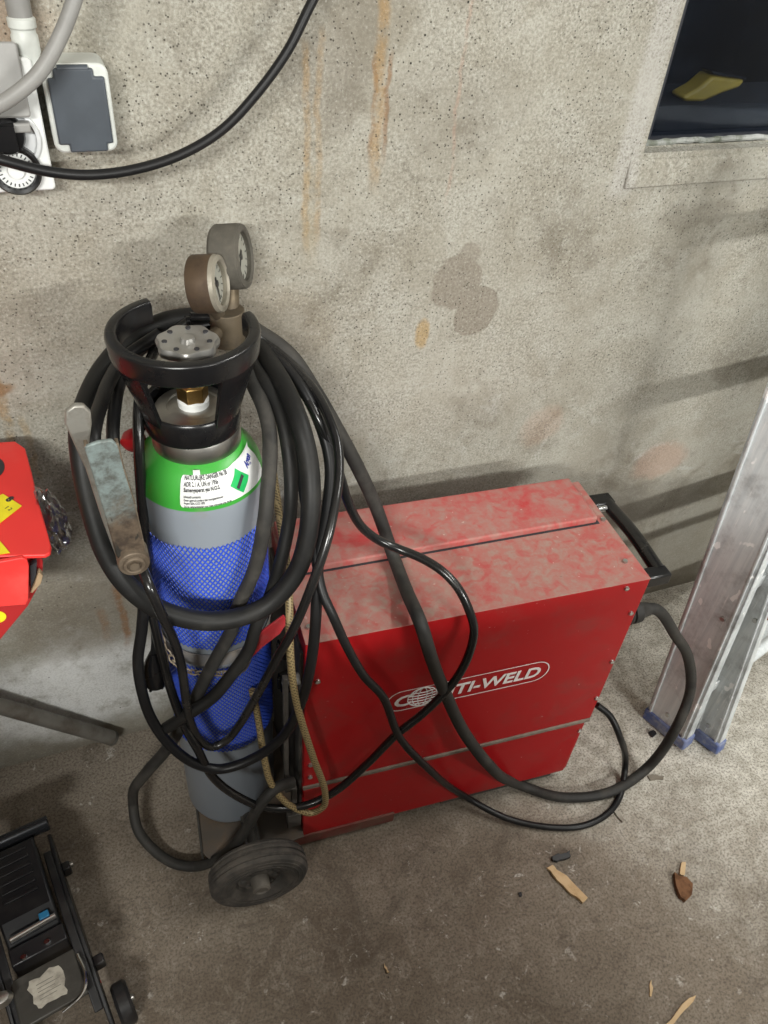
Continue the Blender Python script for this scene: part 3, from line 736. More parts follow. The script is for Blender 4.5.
def wheel(c, side):
    m = frame(c, (0, side, 0)); hw = .023
    bm = new(); lathe(bm, [(.042, hw * .55), (.050, hw * .75), (.056, hw * .98), (.074, hw), (WR - .005, hw * .86), (WR - .001, hw * .60), (WR - .0035, hw * .50), (WR - .0035, hw * .42), (WR, hw * .34), (WR, hw * .10), (WR - .0035, hw * .06), (WR - .0035, -hw * .06), (WR, -hw * .10), (WR, -hw * .34), (WR - .0035, -hw * .42), (WR - .0035, -hw * .5), (WR - .001, -hw * .6), (WR - .005, -hw * .86), (.074, -hw), (.042, -hw * .6)], m, 64, caps=False)
    w = obj('wheel', bm, 'tyre', wd, smooth=35)
    bm = new()
    for r in (.063, .071, .078):
        tube(bm, [m @ Vector((r * math.cos(2 * PI * k / 48), r * math.sin(2 * PI * k / 48), hw * (1.0 if r < .075 else .94))) for k in range(48)], .0012, 6, True)
    obj('sidewall_ridge', bm, 'tyre', w)
    bm = new(); lathe(bm, [(.016, hw * .45), (.040, hw * .30), (.0425, hw * .62), (.0425, -hw * .5), (.016, -hw * .5)], m, 40); 
    for k in range(8):
        a = 2 * PI * k / 8; cyl(bm, m @ Vector((.029 * math.cos(a), .029 * math.sin(a), hw * .3)), m @ Vector((.029 * math.cos(a), .029 * math.sin(a), hw * .55)), .006, .005, 12)
    obj('rim', bm, worn('dusty_rim', (.045, .042, .038), (.13, .115, .10), .5, .7, 0, 30, .2), w)
    bm = new(); lathe(bm, [(.017, hw * .3), (.0165, hw * 1.35), (.012, hw * 1.45), (.010, hw * 1.35), (.0, hw * 1.35)], m, 28); obj('hub', bm, worn('dusty_hub', (.10, .09, .078), (.18, .16, .135), .5, .7, 0, 30, .2), w)
wheel(wc, -1); wheel(Vector((wc.x, MD + .045, WR)), 1)
# maker's lettering on the front
def fr(x, y, z): return Vector((x, -.0012 - z, y))
U0, U1, ZC, HH = .140, .447, .4365, .0285
def stadium(r):
    p = []
    for k in range(17): a = -PI / 2 + PI * k / 16; p.append((U1 - HH + r * math.cos(a), ZC + r * math.sin(a)))
    for k in range(17): a = PI / 2 + PI * k / 16; p.append((U0 + HH + r * math.cos(a), ZC + r * math.sin(a)))
    return p
bm = new(); o_, i_ = stadium(HH), stadium(HH - .0022); n = len(o_)
vo = [bm.verts.new(fr(x, y, .0002)) for x, y in o_]; vi = [bm.verts.new(fr(x, y, .0002)) for x, y in i_]
for k in range(n): bm.faces.new((vo[k], vo[(k + 1) % n], vi[(k + 1) % n], vi[k]))
obj('logo_outline', bm, 'white_print', wd)
zb = ZC - .0150
bms = [text_bm('C', .040, lambda x, y, z: fr(.152 + x, zb + y, z), .0003, .15, .0009, 1.18),
       text_bm('NTI-WELD', .040, lambda x, y, z: fr(.231 + x, zb + y, z), .0003, .15, .0009, 1.0)]
w0 = max(v.co.x for v in bms[1].verts) - .231
for v in bms[1].verts: v.co.x = .231 + (v.co.x - .231) * (.199 / w0)
for b_ in bms: obj('logo_lettering', b_, 'white_print', wd)
bm = new(); gx = .2055; R = .0265
def ring_g(a, b, off=0.):
    pts = [Vector((gx + off + a * math.cos(2 * PI * k / 36), -.0014, ZC + b * math.sin(2 * PI * k / 36))) for k in range(36)]; tube(bm, pts, .0009, 6, True)
ring_g(R, R * .95); ring_g(R * .68, R * .95); ring_g(R * .3, R * .95)
for zz in (-.6, -.3, 0, .3, .6):
    hx = R * math.sqrt(1 - zz * zz); tube(bm, [Vector((gx - hx + 2 * hx * k / 12, -.0014, ZC + zz * R * .95 - .003 * (1 - (k / 6 - 1) ** 2))) for k in range(13)], .0009, 6)
obj('logo_globe', bm, 'white_print', wd)

# ------------------------------------------------------------------ hoses and cables
RZ = Matrix.Rotation(WA, 3, 'Z')
GL0 = MO + RZ @ Vector((MW + .030, .022, .522)); GL1 = MO + RZ @ Vector((MW + .062, .022, .518))
def hose(name, pts, r, mat, label, cat='hose', seg=14, group=None):
    bm = new(); P = catmull([p if isinstance(p, Vector) else at(*p) for p in pts], .007); tube(bm, P, r, seg)
    return single(name, bm, mat, label, cat, group, origin=P[len(P) // 2], smooth=60)
Z = lambda h: ('z', h)
hose('hose', [(215, 317, -.100), (250, 336, -.115), (269, 362, -.16), (287, 392, -.22), (300, 425, -.27), (308, 457, -.30), (311, 496, -.33), (307, 540, -.352), (294, 576, -.362), (263, 608, -.366), (216, 621, -.366), (165, 612, -.362), (130, 588, -.348), (108, 557, -.328), (92, 510, -.30), (82, 460, -.27), (80, 428, -.25), (88, 398, -.20), (104, 368, -.15), (128, 342, -.112), (165, 322, -.098), (205, 316, -.096)], .0132, 'hose',
     'thickest matt black hose, one big loop around the valve guard and across the blue net')
hose('earth_cable', [(190, 317, -.118), (225, 319, -.120), (262, 340, -.128), (290, 364, -.16), (314, 390, -.20), (331, 423, -.25), (338, 447, -.28), (339, 476, -.31), (335, 505, -.34), (327, 541, -.368), (310, 590, -.390), (293, 630, -.390), (275, 662, -.382), (256, 697, -.372), (240, 724, -.362), (227, 740, -.356), (213, 747, -.356), (200, 740, -.356), (190, 720, -.356), (186, 700, -.356), (181, 664, -.362), (173, 638, -.372), (160, 611, -.392), (150, 588, -.388), (142, 568, -.365), (136, 556, -.350)], .0066, 'hose_shiny',
     'glossy black cable hanging from the pivot of the metal clamp in a narrow U', 'cable')
hose('black_cable', [(185, 321, -.112), (220, 322, -.110), (256, 342, -.128), (289, 373, -.17), (303, 392, -.20), (319, 420, -.232), (331, 449, -.25), (341, 479, -.265), (348, 502, -.275), (361, 526, -.28), (380, 541, -.287), (399, 549, -.30), (421, 558, -.325), (442, 571, -.355), (458, 588, -.38), (469, 610, -.402), (474, 629, -.415), (469, 654, -.420), (458, 676, -.422), (446, 691, -.422), (420, 716, -.420), (397, 734, -.418), (366, 765, -.414), (334, 792, -.410), (303, 806, -.405), (268, 808, -.396), (237, 796, -.386), (213, 777, -.376), (197, 748, -.366), (184, 725, -.352), (172, 693, -.330), (163, 660, -.315), (156, 630, -.305), (150, 600, -.295), (146, 560, -.275), (142, 500, -.26), (139, 450, -.25), (139, 405, -.22), (146, 372, -.17), (162, 340, -.120), (188, 322, -.112)], .0070, 'hose_shiny',
     'long black cable looping out over the machine top and back across its red front', 'cable')
hose('grey_hose', [(240, 348, -.13), (253, 384, -.19), (263, 406, -.225), (269, 429, -.255), (270, 457, -.285), (268, 486, -.31), (265, 518, -.328), (255, 568, -.334), (238, 607, -.336), (231, 631, -.336), (218, 655, -.336), (206, 677, -.336), (196, 698, -.334), (184, 720, -.325), (173, 740, -.315), (162, 755, -.305), (146, 773, -.30), (133, 802, Z(.085)), (138, 830, Z(.045)), (155, 851, Z(.018)), (176, 864, Z(.013)), (198, 866, Z(.022)), (220, 857, Z(.07)), (237, 842, -.392), (250, 822, -.396), (262, 802, -.394), (276, 788, -.388), (292, 782, -.376)], .0098, 'hose_grey',
     'dusty dark hose whose big loop lies on the floor left of the wheel')
hose('hose_end', [(243, 340, -.125), (253, 365, -.16), (265, 383, -.195), (277, 404, -.225), (285, 431, -.255), (290, 466, -.285), (291, 496, -.305), (289, 522, -.315), (279, 568, -.334), (267, 604, -.340), (257, 624, -.346), (248, 651, -.352), (229, 678, -.356), (213, 697, -.356), (190, 713, -.352), (166, 728, -.342)], .0094, 'hose',
     'matt black hose crossing the blue net diagonally and ending at its lower left')
hose('black_hose', [(190, 326, -.120), (230, 325, -.116), (257, 345, -.13), (284, 366, -.165), (306, 395, -.205), (322, 430, -.235), (330, 465, -.265), (327, 510, -.305), (319, 554, -.345), (317, 590, -.372), (315, 630, -.392), (310, 669, -.400), (302, 700, -.400), (284, 735, -.394), (256, 757, -.388), (221, 769, -.380), (194, 763, -.370), (170, 745, -.355), (151, 718, -.340), (141, 687, -.325), (138, 660, -.315), (142, 628, -.308), (143, 600, -.300), (133, 560, -.285), (120, 500, -.27), (113, 440, -.25), (115, 406, -.215), (121, 380, -.175), (138, 352, -.128), (168, 334, -.112), (195, 327, -.112)], .0080, 'rubber',
     'black hose hanging as a wide loop whose bottom rests across the grey cylinder base')
hose('thin_cable', [(258, 352, -.14), (282, 392, -.18), (296, 440, -.225), (303, 490, -.275), (309, 525, -.31), (316, 560, -.35), (322, 591, -.38), (333, 616, -.402), (347, 647, -.412), (364, 676, -.416), (383, 697, -.418), (400, 738, -.424), (430, 770, -.436), (466, 797, Z(.050)), (506, 818, Z(.014)), (547, 827, Z(.009)), (582, 826, Z(.009)), (607, 814, Z(.009)), (620, 796, Z(.009)), (625, 768, Z(.03)), (620, 737, -.455), (610, 716, -.425), (597, 705, -.405)], .0068, 'rubber',
     'thin black cable from the lower right corner of the machine, lying on the concrete floor', 'cable')
hose('power_cable', [(205, 321, -.108), (235, 321, -.106), (262, 334, -.12), (290, 355, -.14), (313, 388, -.165), (337, 429, -.195), (357, 466, -.21), (376, 507, -.215), (393, 555, Z(.652)), (407, 592, Z(.650)), (420, 622, -.398), (432, 660, -.412), (446, 695, -.418), (464, 732, -.428), (488, 764, -.45), (520, 785, Z(.020)), (560, 797, Z(.0125)), (610, 792, Z(.0125)), (648, 767, Z(.030)), (677, 726, -.455), (690, 692, -.425), (688, 657, -.402), (676, 636, -.392), GL1, GL0], .0108, 'hose_grey',
     'thick dusty grey cable curving from the machine right end over the floor', 'cable')
hose('gas_hose', [(250, 372, -.15), (262, 405, -.16), (268, 440, -.18), (275, 486, -.22), (280, 521, -.26), (287, 564, -.31), (289, 595, -.345), (290, 648, -.385), (293, 683, -.397), (299, 712, -.405), (313, 757, -.414), (325, 792, -.418), (323, 807, -.418), (311, 813, -.414), (291, 806, -.402), (272, 785, -.385), (264, 757, -.365), (258, 718, -.335), (252, 690, -.32)], .0058, 'braid',
     'yellow braided gas hose between the gas cylinder and the red machine')
hose('bent_cable', [(160, 334, -.13), (125, 358, -.15), (110, 380, -.20), (101, 404, -.255), (95, 424, -.30), (93, 440, -.328), (97, 458, -.335)], .0086, 'rubber',
     'short bent black cable running from the guard into the top of the metal clamp', 'cable')
# black plug hanging left of the cylinder
plp = at(155, 672, -.30)
pg = thing('power_plug', 'black mains plug hanging among the cables left of the gas cylinder', 'plug', plp)
pd = (at(157, 700, -.30) - at(153, 650, -.30)).normalized()
bm = new(); lathe(bm, [(.006, -.045), (.010, -.034), (.015, -.020), (.017, .0), (.0175, .020), (.0165, .024)], frame(plp, pd), 28); put('plug_body', bm, 'black', pg)
bm = new()
for s in (-.0085, .0085):
    o_ = plp + Vector((s, 0, 0)); cyl(bm, o_ + pd * .023, o_ + pd * .043, .0026, .0024, 10)
put('prongs', bm, 'blackmetal', pg)
bm = new(); tube(bm, catmull([plp - pd * .04, plp - pd * .07 + Vector((.004, .006, 0)), at(150, 600, -.285), at(147, 565, -.27)], .007), .005, 10); put('lead', bm, 'rubber', pg)
# red cap behind the cylinder
rc = at(134, 440, -.19)
rg = thing('hose_coupling', 'small red knob on a black coupling behind the left side of the green shoulder', 'coupling', rc)
bm = new(); lathe(bm, [(.0, -.012), (.012, -.010), (.016, -.002), (.015, .010), (.008, .014), (0, .014)], frame(rc, (-.5, -.7, -.3)), 24); put('knob', bm, 'redplastic', rg)
bm = new(); cyl(bm, rc + Vector((.004, .006, .004)), rc + Vector((.035, .03, .04)), .008, .008, 16); put('stem', bm, 'black', rg)

# ------------------------------------------------------------------ earth clamp
cl = thing('earth_clamp', 'grimy grey green metal earth clamp hanging left of the gas cylinder', 'clamp', at(137, 556, -.345))
def quad(pts, s): return [at(x, y, s) for x, y in pts]
A0 = quad([(84, 447), (98, 442), (112, 440), (118, 446), (124, 470), (135, 505), (143, 540), (146, 556), (138, 566), (124, 568), (116, 556), (106, 520), (94, 480)], -.372)
bm = new(); prism(bm, A0, (0, .005, 0)); 
top = put('front_arm', bm, 'clampgreen', cl, bevel=.002)
bm = new()
for e in (quad([(84, 446), (96, 481), (108, 521), (118, 558), (124, 568)], -.371), quad([(115, 444), (121, 470), (132, 505), (140, 540), (143, 556)], -.371)):
    for a, b in zip(e, e[1:]):
        prism(bm, [a, b, b + Vector((.004, 0, 0)), a + Vector((.004, 0, 0))], (0, .011, 0))
put('arm_flange', bm, 'clampbrown', top, bevel=.001)
bm = new()
B0 = quad([(66, 412), (74, 406), (84, 406), (91, 413), (92, 424), (90, 440), (99, 470), (112, 520), (128, 566), (120, 568), (102, 520), (86, 470), (72, 440), (65, 424)], -.335)
prism(bm, B0, (0, .008, 0)); put('rear_arm', bm, worn('dull_grey_clamp', (.33, .32, .29), (.17, .14, .11), .5, .5, .6, 30, .2), cl, bevel=.002)
bm = new(); c0 = at(134, 563, -.375)
lathe(bm, [(.0, 0), (.0175, 0), (.0185, .004), (.0185, .028), (.0, .030)], frame(c0 + Vector((0, -.003, 0)), (0, 1, 0)), 32); pv = put('pivot', bm, 'clampbrown', cl, bevel=.001)
bm = new(); tube(bm, [c0 + Vector((.0105 * math.cos(2 * PI * k / 24), -.004, .0105 * math.sin(2 * PI * k / 24))) for k in range(24)], .0025, 8, True); lathe(bm, [(0, -.003), (.006, -.003), (.006, .006), (0, .006)], frame(c0 + Vector((0, -.004, 0)), (0, 1, 0)), 6); put('bolt', bm, 'clampbrown', pv)

# ------------------------------------------------------------------ wall sockets
sk = thing('flap_socket', 'pale surface socket with closed slate grey flap on the plaster wall', 'socket', (.2165, 0, 1.285))
m = frame((.2165, 0, 1.2855), (0, -1, 0), (1, 0, 0))
m = Matrix(((1, 0, 0, .2165), (0, 0, -1, 0), (0, 1, 0, 1.2815), (0, 0, 0, 1)))
bm = new(); shell_rect(bm, .070, .093, .011, m, .0, .052); put('socket_box', bm, 'frame_grey', sk, bevel=.003)
bm = new(); fm = m
P = [(-.030, .033), (-.023, .033), (-.023, .0425), (.019, .0425), (.019, .034), (.030, .034), (.030, -.036), (.023, -.036), (.023, -.0445), (-.019, -.0445), (-.019, -.036), (-.030, -.036)]
prism(bm, [m @ Vector((x, y, .049)) for x, y in P], (0, -.008, 0)); fl = put('flap', bm, 'slate', sk, bevel=.002)
bm = new(); cyl(bm, m @ Vector((-.018, .042, .053)), m @ Vector((.014, .042, .053)), .004, .004, 14); put('hinge', bm, 'slate', fl)
s2 = thing('timer_socket', 'white socket with open grey flap, black plug and timer dial at the left edge', 'socket', (.13, 0, 1.26))
m = Matrix(((1, 0, 0, .128), (0, 0, -1, 0), (0, 1, 0, 1.262), (0, 0, 0, 1)))
bm = new(); shell_rect(bm, .092, .140, .005, m, 0, .045); put('socket_box', bm, 'white', s2, bevel=.002)
bm = new(); shell_rect(bm, .086, .072, .004, m @ Matrix.Translation((-.008, .037, 0)) @ Matrix.Rotation(-.25, 4, 'X'), .046, .058); box(bm, (.135, -.064, 1.262), (.160, -.05, 1.272)); put('flap', bm, 'grey_pl', s2, bevel=.002)
bm = new(); lathe(bm, [(.030, .044), (.034, .044), (.034, .050), (.030, .051), (.029, .046)], m @ Matrix.Translation((.006, -.010, 0)), 40); put('socket_ring', bm, plain('translucent_white', (.62, .63, .64), .35), s2)
bm = new(); lathe(bm, [(.0, .045), (.021, .045), (.021, .056), (.019, .060), (.0, .061)], m @ Matrix.Translation((.004, -.004, 0)), 28); box(bm, (.121, -.074, 1.246), (.143, -.056, 1.272))
tube(bm, catmull([m @ Vector(p) for p in ((-.006, -.01, .062), (-.008, -.020, .066), (-.016, -.030, .068), (-.030, -.038, .068), (-.07, -.046, .066))], .006), .006, 12); put('plug', bm, 'black', s2)
tm = m @ Matrix.Translation((.007, -.043, 0))
bm = new(); lathe(bm, [(.0205, .044), (.0275, .044), (.0275, .054), (.025, .057), (.0215, .056), (.0205, .052)], tm, 48, caps=False); dl = put('dial_ring', bm, 'black', s2)
bm = new(); lathe(bm, [(.0, .051), (.0205, .051)], tm, 40); lathe(bm, [(.0, .057), (.0085, .056), (.010, .051)], tm, 28); put('dial_plate', bm, 'white', dl)
bms = []
for k in range(24):
    a = 2 * PI * k / 24; d = Vector((math.cos(a), math.sin(a), 0)); n = Vector((-d.y, d.x, 0)); b = new()
    prism(b, [tm @ (d * r_ + n * w_ + Vector((0, 0, .0513))) for r_, w_ in ((.0155, .0006), (.0155, -.0006), (.0190, -.0006), (.0190, .0006))], (0, -.0003, 0)); bms.append(b)
put('dial_marks', join_bm(bms), 'ink', dl)
# conduit
cd = thing('conduit', 'grey conduit pipe with white ribbed fitting entering the sockets from above', 'conduit', (.172, -.02, 1.35))
bm = new(); cq = at(29, 60, -.026); cyl(bm, cq + Vector((0, 0, .03)), cq + Vector((-.002, 0, .4)), .0125, .0125, 28); put('pipe', bm, 'cable_light', cd)
bm = new(); lathe(bm, [(.0128, -.006), (.0128, .006), (.0140, .008), (.0140, .024), (.0128, .026), (.0128, .030), (.0145, .032), (.0145, .040), (.012, .042)], frame(cq, (0, 0, 1)), 32); put('fitting', bm, 'frame_grey', cd)
hose('grey_cable', [(92, -60, -.07), (75, -2, -.085), (61, 35, -.092), (40, 72, -.098), (12, 97, -.098), (-25, 118, -.09), (-80, 150, -.06)], .0078, 'cable_light', 'light grey cable sagging diagonally in front of the wall sockets', 'cable')
hose('wall_cable', [(345, -90, -.05), (322, -20, -.06), (306, 14, -.065), (288, 50, -.07), (258, 92, -.075), (222, 130, -.08), (180, 155, -.085), (132, 170, -.09), (85, 175, -.095), (45, 171, -.10), (5, 161, -.10), (-50, 145, -.09)], .0058, 'rubber', 'black cable sagging across the upper left of the plaster wall', 'cable')

# ------------------------------------------------------------------ folded step ladder
LY = math.radians(15)
ln = Vector((math.cos(LY), math.sin(LY), 0)); lu = Vector((-ln.y, ln.x, 0))
LO = Vector((1.245, -.337, 0))
ld = thing('step_ladder', 'paint spotted aluminium step ladder standing folded at the right wall', 'ladder', LO)
def stile(o, w, lean, z1, thick, name, u_off, flange):
    d = Vector((lu.x * lean, lu.y * lean, 1)).normalized()
    wv_ = -(lu - d * lu.dot(d)).normalized()
    p = LO + o
    bm = new()
    def bar(a0, a1, b0, b1, za, zb):
        prism(bm, [p + ln * a + wv_ * b + d * za for a, b in ((a0, b0), (a1, b0), (a1, b1), (a0, b1))], d * (zb - za))
    bar(0, thick, 0, w, .028, z1)
    bar(-.004, .001, .006, .011, .03, z1 - .01); bar(-.004, .001, w - .012, w - .007, .03, z1 - .01)
    bar(0, flange, 0, .004, .028, z1); bar(0, flange, w - .004, w, .028, z1)
    s = put(name, bm, 'alu', ld, bevel=.0012)
    bm = new()
    bar2 = [p + ln * a + wv_ * b for a, b in ((-.006, -.004), (flange + .004, -.004), (flange + .004, w + .004), (-.006, w + .004))]
    prism(bm, bar2, d * .034); 
    ft = put('foot', bm, 'bluefoot', s, bevel=.004)
    for (b, zz) in ((w * .45, .062), (w * .75, .40), (w * .8, .74), (w * .3, 1.05)):
        bm = new(); c = p + wv_ * b + d * zz; cyl(bm, c + ln * .002, c - ln * .004, .006, .005, 14); put('rivet', bm, 'zinc', s)
    return p, d, wv_
z1 = 1.95
p1, d1, w1 = stile(Vector((0, 0, 0)), .108, .080, z1, .004, 'stile', 0, .028)
stile(ln * .52, .108, .080, z1, .004, 'stile', 0, -.028)
o2 = ln * .056 - lu * .094
p2, d2, w2 = stile(o2, .066, .140, 1.75, .004, 'rear_stile', 0, .022)
stile(o2 + ln * .41, .066, .140, 1.75, .004, 'rear_stile', 0, -.022)
for zz in (.165, .475, .785, 1.10, 1.41, 1.72):
    bm = new(); o_ = p1 + d1 * zz
    prism(bm, [o_ + ln * .004 + w1 * .006, o_ + ln * .004 + w1 * .102, o_ + ln * .004 + w1 * .102 + Vector((0, 0, .032)), o_ + ln * .004 + w1 * .006 + Vector((0, 0, .032))], ln * .512)
    put('step', bm, 'alu', ld, bevel=.002)
for zz in (.25, .42):
    bm = new(); o_ = p2 + d2 * zz + w2 * .040; cyl(bm, o_ + ln * .004, o_ + ln * .41, .013, .013, 18); put('rear_rung', bm, 'alu', ld)
bm = new(); o_ = p2 + d2 * .42 + w2 * .052
cyl(bm, o_ + ln * .010, o_ + ln * .075, .020, .018, 20); put('rusty_sleeve', bm, 'rust', ld)

# ------------------------------------------------------------------ red carton with film, at the left edge
ZL = .845
cb = thing('red_carton', 'torn red carton with yellow price sticker at the left edge', 'carton', at(0, 560, -.36))
bm = new()
lidp = [at(x, y, ('z', ZL)) for x, y in ((-430, 500), (0, 442), (15, 441), (25, 448), (31, 470), (38, 500), (45, 524), (51, 546), (50, 552), (45, 555), (0, 556), (-430, 600))]
prism(bm, lidp, (0, 0, -.006)); ldp = put('lid_flap', bm, 'redcard', cb, bevel=.0015)
bm = new(); hc = at(-6, 468, ('z', ZL)); lathe(bm, [(0, 0), (.0135, 0), (.0135, .0006), (0, .0006)], frame(hc + Vector((0, 0, .0002)), (0, 0, 1)) @ Matrix.Scale(1.7, 4, (0, 1, 0)), 32); put('hand_hole_shade', bm, 'ink', ldp)  # dark disc on the lid paints the shaded hole
bm = new(); prism(bm, [at(x, y, ('z', ZL + .0008)) for x, y in ((-14, 502), (3, 494), (22, 506), (-6, 528))], (0, 0, .0004)); stq = put('price_sticker', bm, 'yellow', ldp)
e0 = at(6, 503, ('z', ZL + .0014)); ex = (at(16, 508, ('z', ZL + .0014)) - e0).normalized(); ey = Vector((0, 0, 1)).cross(ex)
put('price_digits', join_bm([text_bm('8', .014, lambda x, y, z: at(5, 500, ('z', ZL + .0014)) + ex * x * 1.0 + ey * y + Vector((0, 0, z)), .0002, 0, .0006),
                             text_bm('1 2', .008, lambda x, y, z: at(4, 508, ('z', ZL + .0014)) + ex * x + ey * y + Vector((0, 0, z)), .0002)]), 'ink', stq)
bm = new(); prism(bm, [at(x, y, ('z', ZL + .0008)) for x, y in ((-120, 538), (0, 541), (10, 553), (0, 554.5), (-120, 560))], (0, 0, .0004)); put('yellow_print', bm, 'yellow', ldp)
yf = at(0, 556, ('z', ZL)).y
bm = new()
bod = [at(x, y, yf + .012) for x, y in ((0, 556), (38, 553), (43, 562), (42, 580), (28, 606), (0, 640))] + [Vector((-.06, yf + .012, .7165)), Vector((-.50, yf + .012, .7165)), Vector((-.50, yf + .012, ZL - .004))]
prism(bm, bod, (0, .145, 0)); bd = put('carton_body', bm, 'redcard_shade', cb, bevel=.001)
bm = new(); prism(bm, [at(x, y, yf - .012) for x, y in ((-120, 578), (0, 562), (22, 558), (27, 560), (29, 566), (28.5, 600), (26, 605), (0, 607), (-120, 632))], (0, .006, 0)); put('front_flap', bm, 'redcard', cb, bevel=.0012)
bm = new(); prism(bm, [at(x, y, yf - .001) for x, y in ((30, 566), (37, 562), (36, 575), (31, 588))], (0, .008, 0)); put('torn_opening_shade', bm, 'ink', bd)  # dark sheet stands in for the shaded inside of the carton
bm = new(); prism(bm, [at(x, y, yf - .003) for x, y in ((38, 574), (40, 573), (43, 576), (41, 584), (33, 593), (30, 593), (35, 584))], (0, .01, 0)); put('torn_edge', bm, 'cardboard', bd, bevel=.001)
bm = new(); lathe(bm, [(0, 0), (.011, 0), (.011, .0008), (0, .0008)], frame(at(-3, 617, yf + .0115), (0, -1, 0)), 28); put('yellow_dot', bm, 'yellow', bd)
# crumpled film
fc = at(52, 522, yf + .10)
bm = new(); bmesh.ops.create_icosphere(bm, subdivisions=4, radius=1)
fx = (at(62, 545, yf + .10) - at(40, 488, yf + .10)).normalized(); fn = Vector((0, 1, 0)); fz = fx.cross(fn).normalized()
for v in bm.verts:
    p = v.co.copy(); w = 1 + .28 * noise.noise(p * 2.2) + .22 * abs(noise.noise(p * 5.1)) 
    v.co = fc + fx * p.x * .050 * w + fn * p.y * .024 * w + fz * p.z * .019 * w
single('plastic_wrap', bm, 'film', 'crumpled clear plastic film sticking out behind the red carton', 'plastic wrap', origin=fc, smooth=25)
# unseen bench added at the left: carries the carton, shades the lower left
wb = thing('workbench', 'dark wooden workbench under the red carton added unseen beyond the left edge for shade', 'workbench', (-.9, -.55, 0))
bm = new(); box(bm, (-1.9, -1.0, .685), (-.27, -.06, .715)); put('bench_top', bm, 'benchwood', wb, bevel=.003)
bm = new(); box(bm, (-1.85, -.96, .0), (-.33, -.10, .685)); put('bench_cabinet', bm, 'benchwood', wb, bevel=.003)

# grey tube end leaning in the left corner
bm = new(); e1 = at(112, 738, -.030); e0 = at(0, 706, -.040); far = e0 + (e0 - e1) * 2.6
tube(bm, [far, e0, e1], .0155, 24)
tb = single('metal_tube', bm, 'pipe', 'weathered grey tube end resting on the floor at the lower left wall', 'tube', origin=e1)
bm = new(); dd = (e1 - e0).normalized(); lathe(bm, [(.0160, -.003), (.0160, .004), (.0125, .004), (.0125, -.0035)], frame(e1, dd), 24); bmesh.ops.translate(bm, vec=-e1, verts=bm.verts); obj('torn_lip', bm, 'panel_dark', tb)

# ------------------------------------------------------------------ trolley jack, lower left
JO = Vector((-.085, -.30, 0)); JA = math.atan2(-.39, .075) + PI / 2     # local -y runs towards the viewer
jk = thing('trolley_jack', 'black trolley jack with chrome pin and torn label on the floor lower left', 'jack', JO, JA)
jk.scale = (1, .74, 1)
def jb(name, boxes, mat='jack', parent=jk, bevel=.003):
    bm = new()
    for lo, hi in boxes: box(bm, lo, hi)
    return obj(name, bm, mat, parent, bevel=bevel)
def plate(x0, x1):
    bm = new()
    prism(bm, [Vector((x0, y, z)) for y, z in ((.09, .045), (.09, .085), (.02, .120), (-.10, .135), (-.22, .120), (-.36, .085), (-.40, .060), (-.40, .030), (-.10, .030))], (x1 - x0, 0, 0)); sx_ = -1 if x0 < 0 else 1; prism(bm, [Vector((x1 if sx_ < 0 else x0, y, z)) for y, z in ((.02, .117), (-.10, .132), (-.22, .117), (-.36, .082), (-.36, .086), (-.22, .121), (-.10, .136), (.02, .121))], (-.014 * sx_, 0, 0)); return bm
obj('side_plate', plate(.034, .041), 'jack', jk, bevel=.002); obj('side_plate', plate(-.095, -.088), 'jack', jk, bevel=.002)
bm = new(); cyl(bm, (-.16, .085, .135), (.045, .080, .135), .0165, .0165, 28); obj('cross_bar', bm, 'chrome' and plain('black_gloss_bar', (.035, .037, .042), .22, .6), jk, bevel=.002)
bm = new(); prism(bm, [Vector((-.070, y, z)) for y, z in ((.07, .125), (.05, .150), (-.12, .150), (-.17, .110), (-.16, .09), (.04, .10))], (.085, 0, 0)); obj('lift_arm', bm, 'jack', jk, bevel=.004)
bm = new(); 
for k in range(6): box(bm, (-.055, .03 - k * .022, .150), (.0, .038 - k * .022, .153))
obj('arm_ribs', bm, 'jack', jk, bevel=.001)
jb('ram_block', [((-.070, -.205, .05), (.018, -.165, .128))], 'blackmetal')
bm = new(); cyl(bm, (-.062, -.155, .138), (.012, -.150, .138), .0075, .0075, 18); obj('chrome_pin', bm, 'chrome', jk, bevel=.001)
jb('blue_tag', [((-.012, -.150, .146), (.004, -.134, .149))], plain('blue_tag', (.02, .16, .32), .4))
for x, y in ((-.050, -.198), (-.012, -.192)):
    bm = new(); cyl(bm, (x, y, .126), (x, y, .134), .006, .005, 6); obj('bolt', bm, 'chrome', jk)
lp = jb('cover_plate', [((-.080, -.330, .108), (.022, -.225, .118))], worn('scratched_black_cover', (.03, .028, .024), (.07, .064, .055), .4, .5, 0, 30, .1))
bm = new(); random.seed(5)
ring = []
for k in range(22):
    a = 2 * PI * k / 22; rr = 1 + random.uniform(-.16, .16); ring.append(Vector((-.030 + .026 * rr * math.copysign(abs(math.cos(a)) ** .6, math.cos(a)), -.278 + .034 * rr * math.copysign(abs(math.sin(a)) ** .6, math.sin(a)), .1182)))
prism(bm, ring, (0, 0, .0006)); lb = obj('torn_label', bm, worn('dirty_paper', (.40, .37, .31), (.20, .18, .15), .5, .8, 0, 60, 0), lp)
bm = new()
for k in range(5): box(bm, (-.045, -.262 - k * .008, .1188), (-.045 + (.034 if k % 2 else .026), -.2605 - k * .008, .1190))
obj('label_lines', bm, plain('grey_print', (.16, .145, .12), .7), lb)
bm = new(); tube(bm, catmull([Vector((.024, -.245, .12)), Vector((.026, -.30, .124)), Vector((.012, -.332, .124)), Vector((-.02, -.342, .12))], .006), .003, 10); obj('wire_clip', bm, 'chrome', jk)
